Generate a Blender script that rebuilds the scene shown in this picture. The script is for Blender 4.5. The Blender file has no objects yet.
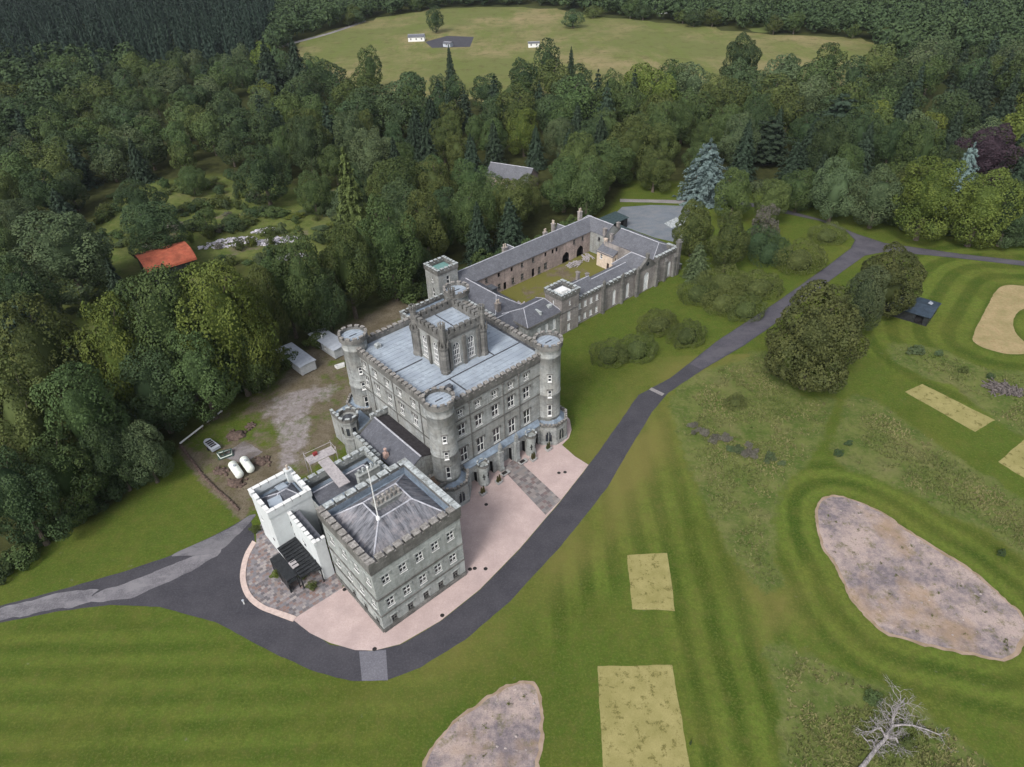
import bpy, bmesh, math, random
import numpy as np
from mathutils import Vector, Matrix
R = math.radians
C = bpy.context.scene.collection
sc = bpy.context.scene

# ------------------------------------------------------------------ camera, sky, sun, exposure
HC, FPX, PITCH, ROLL, AL = 90.0, 684.42, .6375, -.0376, .7056
_c, _s = math.cos(PITCH), math.sin(PITCH)
FW = np.array([0, _c, -_s]); _r0 = np.array([1., 0, 0]); _u0 = np.array([0, _s, _c])
RT = _r0*math.cos(ROLL) + _u0*math.sin(ROLL); UP = _u0*math.cos(ROLL) - _r0*math.sin(ROLL)
cam = bpy.data.cameras.new('camera'); co = bpy.data.objects.new('camera', cam); C.objects.link(co)
cam.sensor_width = 36; cam.sensor_fit = 'HORIZONTAL'; cam.lens = FPX/1024*36
cam.clip_start = 1; cam.clip_end = 20000
m = Matrix.Identity(4)
for i in range(3):
    m[i][0] = RT[i]; m[i][1] = UP[i]; m[i][2] = -FW[i]
m[2][3] = HC
co.matrix_world = m
sc.camera = co

w = bpy.data.worlds.new('World'); sc.world = w; w.use_nodes = True
nt = w.node_tree; bg = nt.nodes['Background']
sky = nt.nodes.new('ShaderNodeTexSky'); sky.sky_type = 'NISHITA'; sky.sun_disc = False
SUN_EL, SUN_AZ = R(44), R(-152)          # azimuth measured from +Y towards +X
sky.sun_elevation = SUN_EL; sky.sun_rotation = SUN_AZ
sky.air_density = 1.0; sky.dust_density = 4.0; sky.ozone_density = 1.0
hs = nt.nodes.new('ShaderNodeHueSaturation'); hs.inputs['Saturation'].default_value = .38   # overcast: cloud whitens the sky
nt.links.new(sky.outputs[0], hs.inputs['Color']); nt.links.new(hs.outputs[0], bg.inputs[0])
bg.inputs[1].default_value = .125
sl = bpy.data.lights.new('sun', 'SUN'); so = bpy.data.objects.new('sun', sl); C.objects.link(so)
sl.energy = 1.5; sl.angle = R(14); sl.color = (1, .95, .88)
sd = Vector((math.sin(SUN_AZ)*math.cos(SUN_EL), math.cos(SUN_AZ)*math.cos(SUN_EL), math.sin(SUN_EL)))
so.rotation_euler = (-sd).to_track_quat('-Z', 'Y').to_euler()
so.location = (0, 0, 200)
vs = sc.view_settings; vs.view_transform = 'Standard'; vs.look = 'None'; vs.gamma = 1; vs.use_curve_mapping = False
vs.exposure = .8
cy = sc.cycles
cy.max_bounces = 4; cy.diffuse_bounces = 3; cy.glossy_bounces = 2; cy.transmission_bounces = 2; cy.volume_bounces = 0; cy.volume_step_rate = 5
cy.use_denoising = True
try: cy.denoiser = 'OPENIMAGEDENOISE'
except Exception: pass
cy.use_adaptive_sampling = True

# ------------------------------------------------------------------ places: photo direction -> point on the ground or at a height
def g(px, py, z=0.):
    d = FW*FPX + RT*(px-512) - UP*(py-383.5)
    t = (z-HC)/d[2]
    return np.array([d[0]*t, d[1]*t])
def ppm(x, y, z=0.):
    return FPX/float(np.dot(np.array([x, y, z-HC]), FW))
AX = np.array([math.cos(AL), math.sin(AL)]); BX = np.array([-math.sin(AL), math.cos(AL)])
ORG = g(384.7, 632.1)
def AB(px, py, z=0.):
    v = g(px, py, z)-ORG
    return float(v @ AX), float(v @ BX)
def W2(a, b):
    v = ORG + a*AX + b*BX
    return float(v[0]), float(v[1])

# ------------------------------------------------------------------ tagging
def tag(o, label=None, cat=None, group=None, kind=None):
    if label: o['label'] = label
    if cat: o['category'] = cat
    if group: o['group'] = group
    if kind: o['kind'] = kind
    return o
def empty(name, loc=(0, 0, 0), rz=0., label=None, cat=None, group=None):
    o = bpy.data.objects.new(name, None); C.objects.link(o)
    o.empty_display_size = .5
    o.location = loc; o.rotation_euler = (0, 0, rz)
    return tag(o, label, cat, group)
def inst(name, mesh, parent=None, loc=(0, 0, 0), rz=0., scale=None):
    o = bpy.data.objects.new(name, mesh); C.objects.link(o)
    o.parent = parent; o.location = loc; o.rotation_euler = (0, 0, rz)
    if scale is not None: o.scale = scale
    return o
def copy_tree(o, parent=None):
    c = o.copy(); C.objects.link(c); c.parent = parent
    for ch in list(o.children): copy_tree(ch, c)
    return c

# ------------------------------------------------------------------ materials
class NT:
    def __init__(s, name):
        s.m = bpy.data.materials.new(name); s.m.use_nodes = True
        s.t = s.m.node_tree; s.b = s.t.nodes['Principled BSDF']
        s.b.inputs['Roughness'].default_value = .8
        s.b.inputs['Specular IOR Level'].default_value = .25
    def n(s, typ, **kw):
        nd = s.t.nodes.new(typ)
        for k, v in kw.items():
            if k in nd.inputs: nd.inputs[k].default_value = v
            else: setattr(nd, k, v)
        return nd
    def l(s, a, b): s.t.links.new(a, b)
    def coord(s, kind='Object', scale=(1, 1, 1)):
        tc = s.n('ShaderNodeTexCoord'); mp = s.n('ShaderNodeMapping'); mp.inputs['Scale'].default_value = scale
        s.l(tc.outputs[kind], mp.inputs[0]); return mp.outputs[0]
    def world(s, scale=(1, 1, 1)):
        ge = s.n('ShaderNodeNewGeometry'); mp = s.n('ShaderNodeMapping'); mp.inputs['Scale'].default_value = scale
        s.l(ge.outputs['Position'], mp.inputs[0]); return mp.outputs[0]
    def noise(s, vec, scale, detail=4, rough=.6, lo=.35, hi=.65):
        nz = s.n('ShaderNodeTexNoise'); nz.inputs['Scale'].default_value = scale
        nz.inputs['Detail'].default_value = detail; nz.inputs['Roughness'].default_value = rough
        s.l(vec, nz.inputs['Vector'])
        mr = s.n('ShaderNodeMapRange'); mr.inputs[1].default_value = lo; mr.inputs[2].default_value = hi
        s.l(nz.outputs[0], mr.inputs[0]); return mr.outputs[0]
    def mix(s, fac, a, b, mode='MIX'):
        mx = s.n('ShaderNodeMix'); mx.data_type = 'RGBA'; mx.blend_type = mode
        for sock, v in ((mx.inputs[0], fac), (mx.inputs[6], a), (mx.inputs[7], b)):
            if isinstance(v, (int, float)): sock.default_value = v
            elif isinstance(v, tuple): sock.default_value = (*v[:3], 1)
            else: s.l(v, sock)
        return mx.outputs[2]
    def math(s, op, a, b=None, clamp=False):
        nd = s.n('ShaderNodeMath'); nd.operation = op; nd.use_clamp = clamp
        for sock, v in ((nd.inputs[0], a), (nd.inputs[1], b)):
            if v is None: continue
            if isinstance(v, (int, float)): sock.default_value = v
            else: s.l(v, sock)
        return nd.outputs[0]
    def bump(s, h, strength=.3, dist=.05):
        bp = s.n('ShaderNodeBump'); bp.inputs['Strength'].default_value = strength; bp.inputs['Distance'].default_value = dist
        s.l(h, bp.inputs['Height']); s.l(bp.outputs[0], s.b.inputs['Normal'])
    def col(s, c): 
        if isinstance(c, tuple): s.b.inputs['Base Color'].default_value = (*c, 1)
        else: s.l(c, s.b.inputs['Base Color'])
        return s.m

def stone(name, c1, c2, c3, stain=(.05, .052, .05), amt=.5, bw=.95, bh=.38):
    t = NT(name); v = t.coord()
    sx = t.n('ShaderNodeSeparateXYZ'); t.l(v, sx.inputs[0])
    u = t.math('ADD', sx.outputs[0], sx.outputs[1])
    cb = t.n('ShaderNodeCombineXYZ'); t.l(u, cb.inputs[0]); t.l(sx.outputs[2], cb.inputs[1])
    br = t.n('ShaderNodeTexBrick'); t.l(cb.outputs[0], br.inputs['Vector'])
    br.inputs['Scale'].default_value = 1; br.inputs['Brick Width'].default_value = bw; br.inputs['Row Height'].default_value = bh
    br.inputs['Mortar Size'].default_value = .018; br.inputs['Bias'].default_value = 0
    br.inputs['Color1'].default_value = (*c1, 1); br.inputs['Color2'].default_value = (*c2, 1)
    br.inputs['Mortar'].default_value = tuple(x*.75 for x in c1)+(1,)
    c = t.mix(t.noise(v, .35, 5, .65), br.outputs[0], c3)
    c = t.mix(t.math('MULTIPLY', t.noise(v, 1.7, 5, .75, .46, .64), .6), c, tuple(x*.55 for x in c1))
    c = t.mix(t.math('MULTIPLY', t.noise(v, .22, 4, .6, .5, .66), .4), c, tuple(x*1.25 for x in c2))
    vz = t.coord(scale=(1.3, 1.3, .16))
    c = t.mix(t.math('MULTIPLY', t.noise(vz, 1, 4, .65, .5, .72), amt), c, stain)
    t.bump(br.outputs['Fac'], .25, .02)
    return t.col(c)
def plain(name, c, rough=.7, var=.25, sc_=1.5, metal=0., streak=None):
    t = NT(name); v = t.coord()
    k = t.noise(v, sc_, 6, .75, .38, .62)
    cc = t.mix(k, tuple(x*(1-var) for x in c), tuple(min(1, x*(1+var)) for x in c))
    if streak:
        k2 = t.noise(t.coord(scale=streak[0]), 1.0, 4, .6, .48, .7)
        cc = t.mix(t.math('MULTIPLY', k2, streak[2]), cc, streak[1])
    t.b.inputs['Roughness'].default_value = rough; t.b.inputs['Metallic'].default_value = metal
    return t.col(cc)
def slate(name, c, pale=(.2, .2, .225), pamt=.45, ang=0.):
    t = NT(name); v = t.coord()
    sx = t.n('ShaderNodeSeparateXYZ'); t.l(v, sx.inputs[0])
    wv = t.n('ShaderNodeTexBrick'); cb = t.n('ShaderNodeCombineXYZ')
    t.l(t.math('ADD', sx.outputs[0], 0.), cb.inputs[0]); t.l(t.math('ADD', t.math('MULTIPLY', sx.outputs[1], 1.), t.math('MULTIPLY', sx.outputs[2], .7)), cb.inputs[1])
    t.l(cb.outputs[0], wv.inputs['Vector'])
    wv.inputs['Scale'].default_value = 1; wv.inputs['Brick Width'].default_value = .36; wv.inputs['Row Height'].default_value = .25
    wv.inputs['Mortar Size'].default_value = .012
    wv.inputs['Color1'].default_value = (*c, 1); wv.inputs['Color2'].default_value = tuple(x*1.35 for x in c)+(1,)
    wv.inputs['Mortar'].default_value = tuple(x*.55 for x in c)+(1,)
    k = t.noise(v, .5, 5, .7)
    cc = t.mix(t.math('MULTIPLY', k, .6), wv.outputs[0], tuple(x*.65 for x in c))
    k2 = t.noise(t.coord(scale=(.5, .5, .5)), 3.2, 6, .75, .5, .75)
    cc = t.mix(t.math('MULTIPLY', k2, pamt), cc, pale)
    t.b.inputs['Roughness'].default_value = .6
    t.bump(wv.outputs['Fac'], .2, .02)
    return t.col(cc)

M = {}
M['stone_main'] = stone('grey ashlar', (.215, .232, .238), (.33, .35, .352), (.235, .235, .222), amt=.5)
M['stone_dark'] = stone('weathered dark ashlar', (.125, .125, .122), (.205, .203, .195), (.09, .088, .083), amt=.6)
M['stone_west'] = stone('greenish ashlar', (.245, .272, .27), (.355, .378, .375), (.25, .262, .255), amt=.4)
M['stone_range'] = stone('brown grey rubble', (.2, .19, .188), (.33, .305, .295), (.17, .155, .148), amt=.5, bw=.7, bh=.32)
M['stone_court'] = stone('pinkish rubble', (.28, .235, .22), (.42, .34, .32), (.22, .185, .175), stain=(.09, .075, .07), amt=.55, bw=.6, bh=.3)
M['cream'] = plain('cream harling', (.5, .42, .35), .9, .15)
M['coping'] = plain('pale coping', (.33, .36, .37), .8, .35, 1.8, streak=((1.1, 1.1, 1.1), (.1, .1, .09), .75))
M['coping_dark'] = plain('lichened coping', (.22, .21, .2), .85, .45, 2.2, streak=((.8, .8, .8), (.09, .085, .075), .7))
M['white'] = plain('white harling', (.49, .52, .535), .85, .06, .8, streak=((1.2, 1.2, .12), (.45, .48, .48), .35))
M['white_paint'] = plain('white paint', (.62, .63, .63), .5, .04)
M['lead'] = plain('lead sheet', (.29, .335, .39), .5, .2, .7, streak=((.35, .35, .35), (.17, .2, .25), .65))
M['lead_dark'] = plain('grey lead sheet', (.16, .2, .25), .5, .25, .9)
M['gutter'] = plain('gutter', (.06, .065, .075), .6, .3)
M['ridge'] = plain('ridge flashing', (.34, .35, .39), .6, .25, 2)
M['slate'] = slate('slate', (.085, .09, .108))
M['slate_pav'] = slate('streaked slate', (.085, .085, .115), pale=(.3, .29, .33), pamt=.6)
t = NT('streaked lead grey slate'); ge_ = t.n('ShaderNodeNewGeometry'); tc_ = t.n('ShaderNodeTexCoord'); sn = t.n('ShaderNodeSeparateXYZ'); t.l(tc_.outputs['Normal'], sn.inputs[0])
fx = t.math('GREATER_THAN', t.math('ABSOLUTE', sn.outputs[0]), t.math('ABSOLUTE', sn.outputs[1]))
ka = t.noise(t.coord(scale=(.3, 1.9, .3)), 1., 6, .75, .36, .62); kb = t.noise(t.coord(scale=(1.9, .3, .3)), 1., 6, .75, .36, .62)
mxf = t.n('ShaderNodeMix'); t.l(fx, mxf.inputs[0]); t.l(kb, mxf.inputs[2]); t.l(ka, mxf.inputs[3])
c = t.mix(mxf.outputs[0], (.04, .043, .052), (.2, .205, .23)); c = t.mix(t.math('MULTIPLY', t.noise(t.coord(), .35, 5, .7, .5, .66), .5), c, (.33, .3, .31)); t.b.inputs['Roughness'].default_value = .55
M['slate_pav'] = t.col(c)
M['slate_range'] = slate('range slate', (.1, .105, .122), pale=(.2, .2, .21), pamt=.5)
M['felt'] = plain('dark roofing felt', (.035, .032, .036), .9, .35)
M['copper'] = plain('green copper', (.12, .23, .22), .6, .2)
M['glass'] = None
t = NT('window glass'); t.b.inputs['Roughness'].default_value = .12; t.b.inputs['Specular IOR Level'].default_value = .5
v = t.coord(); M['glass'] = t.col(t.mix(t.noise(v, .8, 2), (.015, .017, .02), (.04, .045, .055)))
M['blind'] = plain('white blind behind glass', (.52, .55, .58), .35, .25, 1.2)
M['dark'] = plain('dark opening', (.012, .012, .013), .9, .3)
M['black_paint'] = plain('black timber', (.02, .022, .025), .5, .4, 2)
M['door'] = plain('door timber', (.035, .025, .022), .6, .3)
M['terracotta'] = plain('terracotta', (.38, .27, .24), .8, .25, 4)
M['buffpot'] = plain('buff chimney pot', (.38, .33, .28), .8, .25, 4)
M['rust'] = plain('red painted corrugated iron', (.27, .075, .042), .8, .3, .5, streak=((.6, .6, .6), (.25, .05, .03), .5))
M['metal'] = plain('pale sheet metal', (.34, .37, .42), .5, .14, .7)
M['cabin'] = plain('cabin cladding', (.36, .38, .4), .6, .15)
M['bitumen'] = plain('dark green roof', (.035, .055, .06), .6, .35)
M['bark'] = plain('bark', (.09, .075, .06), .95, .35, 3)
M['deadwood'] = plain('bleached dead wood', (.235, .22, .222), .9, .5, 3)
M['boards'] = plain('weathered boards', (.32, .3, .31), .8, .2, 2)
M['rubble'] = plain('rubble', (.3, .28, .3), .95, .55, 1.6)
M['timber'] = plain('brown timber', (.12, .09, .07), .9, .3, 2)
M['tank'] = plain('white tank paint', (.62, .66, .62), .45, .1, 2)
M['iron'] = plain('dark iron', (.02, .018, .018), .6, .3)
M['planter'] = plain('stone planter', (.3, .3, .3), .9, .2, 3)
M['green_paint'] = plain('dark green paint', (.03, .07, .06), .5, .3)
M['red'] = plain('red plastic', (.2, .03, .03), .5, .2)
M['soil'] = plain('soil', (.09, .065, .055), .95, .4, 2)

def leafmat(name, c1, c2, c3, hue=.012):
    """leaf colour varies from leaf to leaf (attribute) and from tree to tree"""
    t = NT(name)
    at = t.n('ShaderNodeAttribute'); at.attribute_name = 'tint'
    oi = t.n('ShaderNodeObjectInfo')
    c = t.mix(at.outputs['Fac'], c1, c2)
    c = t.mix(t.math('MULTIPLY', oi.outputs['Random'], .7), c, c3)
    h = t.n('ShaderNodeHueSaturation'); t.l(c, h.inputs['Color'])
    mr = t.n('ShaderNodeMapRange'); t.l(oi.outputs['Random'], mr.inputs[0])
    mr.inputs[3].default_value = .72; mr.inputs[4].default_value = 1.22
    wn = t.n('ShaderNodeTexWhiteNoise'); wn.noise_dimensions = '1D'; t.l(oi.outputs['Random'], wn.inputs['W'])
    mr2 = t.n('ShaderNodeMapRange'); t.l(wn.outputs['Value'], mr2.inputs[0]); mr2.inputs[3].default_value = .5-hue; mr2.inputs[4].default_value = .5+hue
    t.l(mr.outputs[0], h.inputs['Value']); t.l(mr2.outputs[0], h.inputs['Hue'])
    t.b.inputs['Roughness'].default_value = .75; t.b.inputs['Specular IOR Level'].default_value = .15
    return t.col(h.outputs[0])
L = {
 'green': leafmat('leaf green', (.03, .054, .018), (.076, .106, .032), (.043, .07, .026)),
 'dark': leafmat('leaf dark green', (.023, .043, .018), (.062, .09, .033), (.035, .06, .028)),
 'yellow': leafmat('leaf yellow green', (.052, .078, .016), (.128, .15, .03), (.075, .1, .022)),
 'olive': leafmat('leaf olive', (.036, .056, .017), (.092, .112, .032), (.05, .07, .022)),
 'greygreen': leafmat('leaf grey green', (.034, .056, .026), (.1, .128, .058), (.052, .076, .036)),
 'blue': leafmat('needle blue', (.085, .13, .125), (.155, .21, .205), (.1, .15, .15)),
 'purple': leafmat('leaf purple', (.026, .018, .024), (.048, .03, .038), (.034, .022, .03)),
 'needle': leafmat('needle dark', (.02, .036, .022), (.036, .056, .032), (.024, .04, .026)),
 'plant': leafmat('plantation needle', (.016, .032, .024), (.03, .05, .036), (.02, .038, .028)),
 'rhodo': leafmat('shrub leaf', (.042, .058, .018), (.118, .138, .042), (.055, .072, .022)),
 'deep': leafmat('leaf deep olive', (.03, .042, .014), (.082, .09, .028), (.04, .05, .017)),
 'purplegrey': leafmat('grey mauve leaf', (.085, .085, .068), (.14, .132, .11), (.095, .09, .075)),
}

# ------------------------------------------------------------------ mesh builder
class MB:
    def __init__(s): s.v = []; s.f = []; s.mi = []; s.k = 0
    def poly(s, pts, mi=None):
        i = len(s.v); s.v += [tuple(map(float, p)) for p in pts]; s.f.append(tuple(range(i, i+len(pts)))); s.mi.append(s.k if mi is None else mi)
    def box(s, x0, x1, y0, y1, z0, z1, mi=None):
        i = len(s.v); s.v += [(x0, y0, z0), (x1, y0, z0), (x1, y1, z0), (x0, y1, z0), (x0, y0, z1), (x1, y0, z1), (x1, y1, z1), (x0, y1, z1)]
        for f in ((3, 2, 1, 0), (4, 5, 6, 7), (0, 1, 5, 4), (1, 2, 6, 5), (2, 3, 7, 6), (3, 0, 4, 7)):
            s.f.append(tuple(i+j for j in f)); s.mi.append(s.k if mi is None else mi)
    def obox(s, p, q, off0, off1, z0, z1, mi=None):
        """box along the segment p-q, from off0 to off1 on the inward (left) side"""
        p = np.array(p, float); q = np.array(q, float); d = q-p; d /= np.linalg.norm(d); n = np.array([-d[1], d[0]])
        pts = [p+n*off0, q+n*off0, q+n*off1, p+n*off1]
        s.prism(pts, z0, z1, mi)
    def prism(s, pts, z0, z1, mi=None):
        n = len(pts); i = len(s.v)
        s.v += [(float(p[0]), float(p[1]), z0) for p in pts] + [(float(p[0]), float(p[1]), z1) for p in pts]
        k = s.k if mi is None else mi
        s.f.append(tuple(i+j for j in range(n))[::-1]); s.mi.append(k)
        s.f.append(tuple(i+n+j for j in range(n))); s.mi.append(k)
        for j in range(n):
            s.f.append((i+j, i+(j+1) % n, i+n+(j+1) % n, i+n+j)); s.mi.append(k)
    def lathe(s, cx, cy, prof, n=24, mi=None, a0=0.):
        i = len(s.v); k = s.k if mi is None else mi
        for r, z in prof:
            for j in range(n):
                a = a0+2*math.pi*j/n; s.v.append((cx+r*math.cos(a), cy+r*math.sin(a), z))
        for q in range(len(prof)-1):
            for j in range(n):
                s.f.append((i+q*n+j, i+q*n+(j+1) % n, i+(q+1)*n+(j+1) % n, i+(q+1)*n+j)); s.mi.append(k)
        s.f.append(tuple(i+j for j in range(n))[::-1]); s.mi.append(k)
        s.f.append(tuple(i+(len(prof)-1)*n+j for j in range(n))); s.mi.append(k)
    def tube(s, p, q, r0, r1, n=7, mi=None):
        p = Vector(p); q = Vector(q); d = (q-p)
        if d.length < 1e-6: return
        d.normalize(); a = d.orthogonal().normalized(); b = d.cross(a); i = len(s.v); k = s.k if mi is None else mi
        for c, r in ((p, r0), (q, r1)):
            for j in range(n):
                t_ = 2*math.pi*j/n; s.v.append(tuple(c+a*(r*math.cos(t_))+b*(r*math.sin(t_))))
        for j in range(n):
            s.f.append((i+j, i+(j+1) % n, i+n+(j+1) % n, i+n+j)); s.mi.append(k)
        s.f.append(tuple(i+j for j in range(n))[::-1]); s.mi.append(k)
        s.f.append(tuple(i+n+j for j in range(n))); s.mi.append(k)
    def slab(s, pts, th=.12, mi=None):
        """thin slab under a polygon of 3-D points"""
        n = len(pts); i = len(s.v); k = s.k if mi is None else mi
        s.v += [tuple(map(float, p)) for p in pts] + [(float(p[0]), float(p[1]), float(p[2])-th) for p in pts]
        s.f.append(tuple(i+j for j in range(n))); s.mi.append(k)
        s.f.append(tuple(i+n+j for j in range(n))[::-1]); s.mi.append(k)
        for j in range(n):
            s.f.append((i+j, i+n+j, i+n+(j+1) % n, i+(j+1) % n)); s.mi.append(k)
    def mesh(s, name, mats):
        me = bpy.data.meshes.new(name); me.from_pydata(s.v, [], s.f)
        for m_ in (mats if isinstance(mats, (list, tuple)) else [mats]): me.materials.append(m_)
        me.polygons.foreach_set('material_index', s.mi); me.update(); return me
    def build(s, name, mats, parent=None, off=(0, 0, 0), smooth=False):
        if off != (0, 0, 0): s.v = [(x-off[0], y-off[1], z-off[2]) for x, y, z in s.v]
        me = s.mesh(name, mats)
        if smooth: me.polygons.foreach_set('use_smooth', [True]*len(me.polygons))
        o = bpy.data.objects.new(name, me); C.objects.link(o); o.parent = parent
        return o
def recalc(o):
    bm = bmesh.new(); bm.from_mesh(o.data); bmesh.ops.recalc_face_normals(bm, faces=bm.faces); bm.to_mesh(o.data); bm.free()
    return o

# ------------------------------------------------------------------ the setting: ground sheets
rs = np.random.RandomState(7)
def catmull(P, n=6, closed=True):
    P = np.array(P, float); N = len(P); out = []
    rng = range(N) if closed else range(N-1)
    for i in rng:
        p1, p2 = P[i], P[(i+1) % N]
        p0 = P[(i-1) % N] if closed or i > 0 else 2*p1-p2
        p3 = P[(i+2) % N] if closed or i+2 < N else 2*p2-p1
        for k in range(n):
            t_ = k/n
            out.append(.5*((2*p1)+(-p0+p2)*t_+(2*p0-5*p1+4*p2-p3)*t_*t_+(-p0+3*p1-3*p2+p3)*t_**3))
    if not closed: out.append(P[-1])
    return np.array(out)
def dens(P, step):
    out = []
    for i in range(len(P)):
        a, b = P[i], P[(i+1) % len(P)]; n = max(1, int(np.linalg.norm(b-a)/step))
        for k in range(n): out.append(a+(b-a)*k/n)
    return np.array(out)
_lat = np.random.RandomState(3).rand(256, 256)
def vnoise(x, y, s):
    x = x/s; y = y/s; xi = np.floor(x).astype(int); yi = np.floor(y).astype(int); fx = x-xi; fy = y-yi
    fx = fx*fx*(3-2*fx); fy = fy*fy*(3-2*fy); G = lambda a, b: _lat[a % 256, b % 256]
    return (G(xi, yi)*(1-fx)+G(xi+1, yi)*fx)*(1-fy)+(G(xi, yi+1)*(1-fx)+G(xi+1, yi+1)*fx)*fy
def fbm(x, y, s): return .5*vnoise(x, y, s)+.3*vnoise(x+31, y+17, s*.45)+.2*vnoise(x-57, y+91, s*.2)
def world(pl): return np.array([g(*p) for p in pl])
def sdf(X, Y, P):
    d = np.full(X.shape, 1e18); ins = np.zeros(X.shape, bool); n = len(P)
    for i in range(n):
        ax, ay = P[i]; bx, by = P[(i+1) % n]; ex, ey = bx-ax, by-ay; wx, wy = X-ax, Y-ay
        t_ = np.clip((wx*ex+wy*ey)/(ex*ex+ey*ey+1e-12), 0, 1)
        d = np.minimum(d, (wx-ex*t_)**2+(wy-ey*t_)**2)
        c1 = (ay <= Y) != (by <= Y)
        with np.errstate(divide='ignore', invalid='ignore'):
            xi = ax+(Y-ay)/(by-ay+1e-18)*ex
        ins ^= c1 & (X < xi)
    d = np.sqrt(d); return np.where(ins, -d, d)
def inside(x, y, P): return bool(sdf(np.array([x]), np.array([y]), P)[0] < 0)
def sm(d, w): return np.clip(.5-d/(2*w), 0, 1)

def sheet(name, P, z, mat, jit=0., step=0., kind='structure', thick=0.):
    P = np.array(P, float)
    if step: P = dens(P, step)
    if jit:
        n = np.array([[fbm(np.array([x]), np.array([y]), 2.2)[0]-.5, fbm(np.array([x+99]), np.array([y-40]), 2.2)[0]-.5] for x, y in P])
        P = P+n*2*jit
    bm = bmesh.new(); vs_ = [bm.verts.new((x, y, z)) for x, y in P]; f = bm.faces.new(vs_)
    if f.normal.z < 0: f.normal_flip()
    f.normal_update()
    if f.normal.z < 0: f.normal_flip()
    if thick:
        r = bmesh.ops.extrude_face_region(bm, geom=[f]); 
        for v_ in [e for e in r['geom'] if isinstance(e, bmesh.types.BMVert)]: v_.co.z += thick
        bmesh.ops.recalc_face_normals(bm, faces=bm.faces)
    bmesh.ops.triangulate(bm, faces=bm.faces)
    me = bpy.data.meshes.new(name); bm.to_mesh(me); bm.free(); me.materials.append(mat)
    o = bpy.data.objects.new(name, me); C.objects.link(o); o['kind'] = kind
    return o

# outlines read off the photograph, laid out on the ground
RD_S = [(-60,632),(0,623),(60,611),(110,605),(160,607),(215,622),(262,647),(310,670),(350,681),(385,681),(420,668),(465,640),(510,601),(567,539),(607.8,486.8),(631.5,446),(652,412),(668,393),(702.7,369.8),(743.4,346),(786,316),(829.5,281),(864.7,255.7),(886,251.8),(925,255),(960,258.5),(1024,266),(1110,277)]
RD_N = [(1110,271),(1024,261),(960,253.8),(920,248),(884,242.8),(857,234),(825.6,220.5),(790.5,211),(760,204),(720,199),(722,203),(760,208),(790.5,214.7),(820,221),(847,232),(855,240),(851,248.),(825.6,267.4),(778.8,300.6),(716.3,341.6),(669.4,378.8),(638.3,395.2),(622.5,417.8),(607.8,439),(589,464.7),(560.3,502),(520,549),(480,590),(440,622),(400,645),(370,651),(330,645),(300,622),(272,609),(256,597),(247,582),(249,562),(256,545),(250,515),(232,526),(215,535),(170,556),(120,573),(60,590),(0,606),(-60,615)]
ROAD = world(RD_S+RD_N)
BUNK_A = catmull(world([(818,508),(830,498),(850,499),(880,512),(920,540),(960,565),(1005,600),(1024,625),(1018,645),(1000,657),(960,650),(915,640),(885,630),(855,600),(840,570),(822,540)]), 5)
BUNK_B = catmull(world([(415,800),(425,767),(440,740),(470,712),(505,690),(525,682),(536,690),(540,720),(535,767),(528,800)]), 5)
RING = catmull(world([(1000,287),(1024,286),(1060,289),(1055,310),(1024,309),(1013,322),(1020,338),(1040,350),(1024,354),(1002,353),(980,346),(973,336),(985,311)]), 5)
DRY = [world(p) for p in ([(627,555),(667,553),(675,611),(632,609)], [(598,666),(672,665),(694,790),(604,790)], [(905,392),(922,384),(995,420),(975,432)], [(998,462),(1026,438),(1080,470),(1060,500)])]
ROUGH = [catmull(world(p), 4) for p in (
 [(672,395),(690,378),(730,362),(765,352),(800,395),(835,402),(815,450),(800,470),(790,480),(775,510),(778,560),(787,582),(765,592),(740,570),(710,520),(690,470),(676,430)],
 [(850,395),(880,403),(930,438),(1024,500),(1100,550),(1100,600),(1024,560),(980,530),(930,505),(880,480),(850,470),(832,455),(838,425)],
 [(764,652),(800,650),(850,675),(900,692),(940,720),(990,762),(1030,800),(800,800),(782,715)],
 [(893,345),(940,350),(990,368),(1060,380),(1060,440),(1000,424),(960,390),(920,375),(893,360)])]
FBACK_W = [W2(128, 79), W2(112, 77), W2(95, 77), W2(78, 77), W2(66, 79), W2(58, 80)]
def unproj(x, y):
    d = np.array([x, y, -HC]); w_ = d @ FW; return (512+FPX*(d @ RT)/w_, 383.5-FPX*(d @ UP)/w_)
FBACK = [unproj(*q) for q in FBACK_W]
FOREST = world([(-120,95),(130,82),(270,66),(330,80),(420,92),(560,92),(690,84),(870,76),(1024,66),(1150,66),(1150,262),(1024,243),(960,236),(900,223),(860,214),(800,200),(730,188),(690,182),(640,178),(632,184),*FBACK,(405,292),(365,318),(335,328),(310,345),(285,370),(262,385),(228,408),(182,442),(168,455),(120,500),(50,545),(0,572),(-80,605)])
CLEAR = catmull(world([(60,300),(95,225),(120,197),(160,182),(215,176),(250,178),(290,186),(330,190),(352,205),(335,232),(318,262),(290,290),(262,275),(235,262),(205,300),(150,300),(110,330),(225,400),(190,425),(110,370),(70,340)]), 3)
YARD = catmull(world([(182,444),(225,410),(285,374),(340,335),(400,298),(430,285),(470,262),(470,300),(420,350),(350,440),(300,490),(262,510),(246,520),(228,500),(205,480)]), 4)
STR1 = world([(-100,640),(0,628),(110,612),(215,632),(350,690),(440,668),(470,690),(440,720),(410,800),(-100,800)])
STR2 = world([(640,430),(672,402),(690,470),(712,520),(740,570),(765,592),(790,600),(800,640),(765,650),(790,720),(806,800),(695,800),(680,690),(640,560),(560,640),(520,700),(560,560)])

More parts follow.
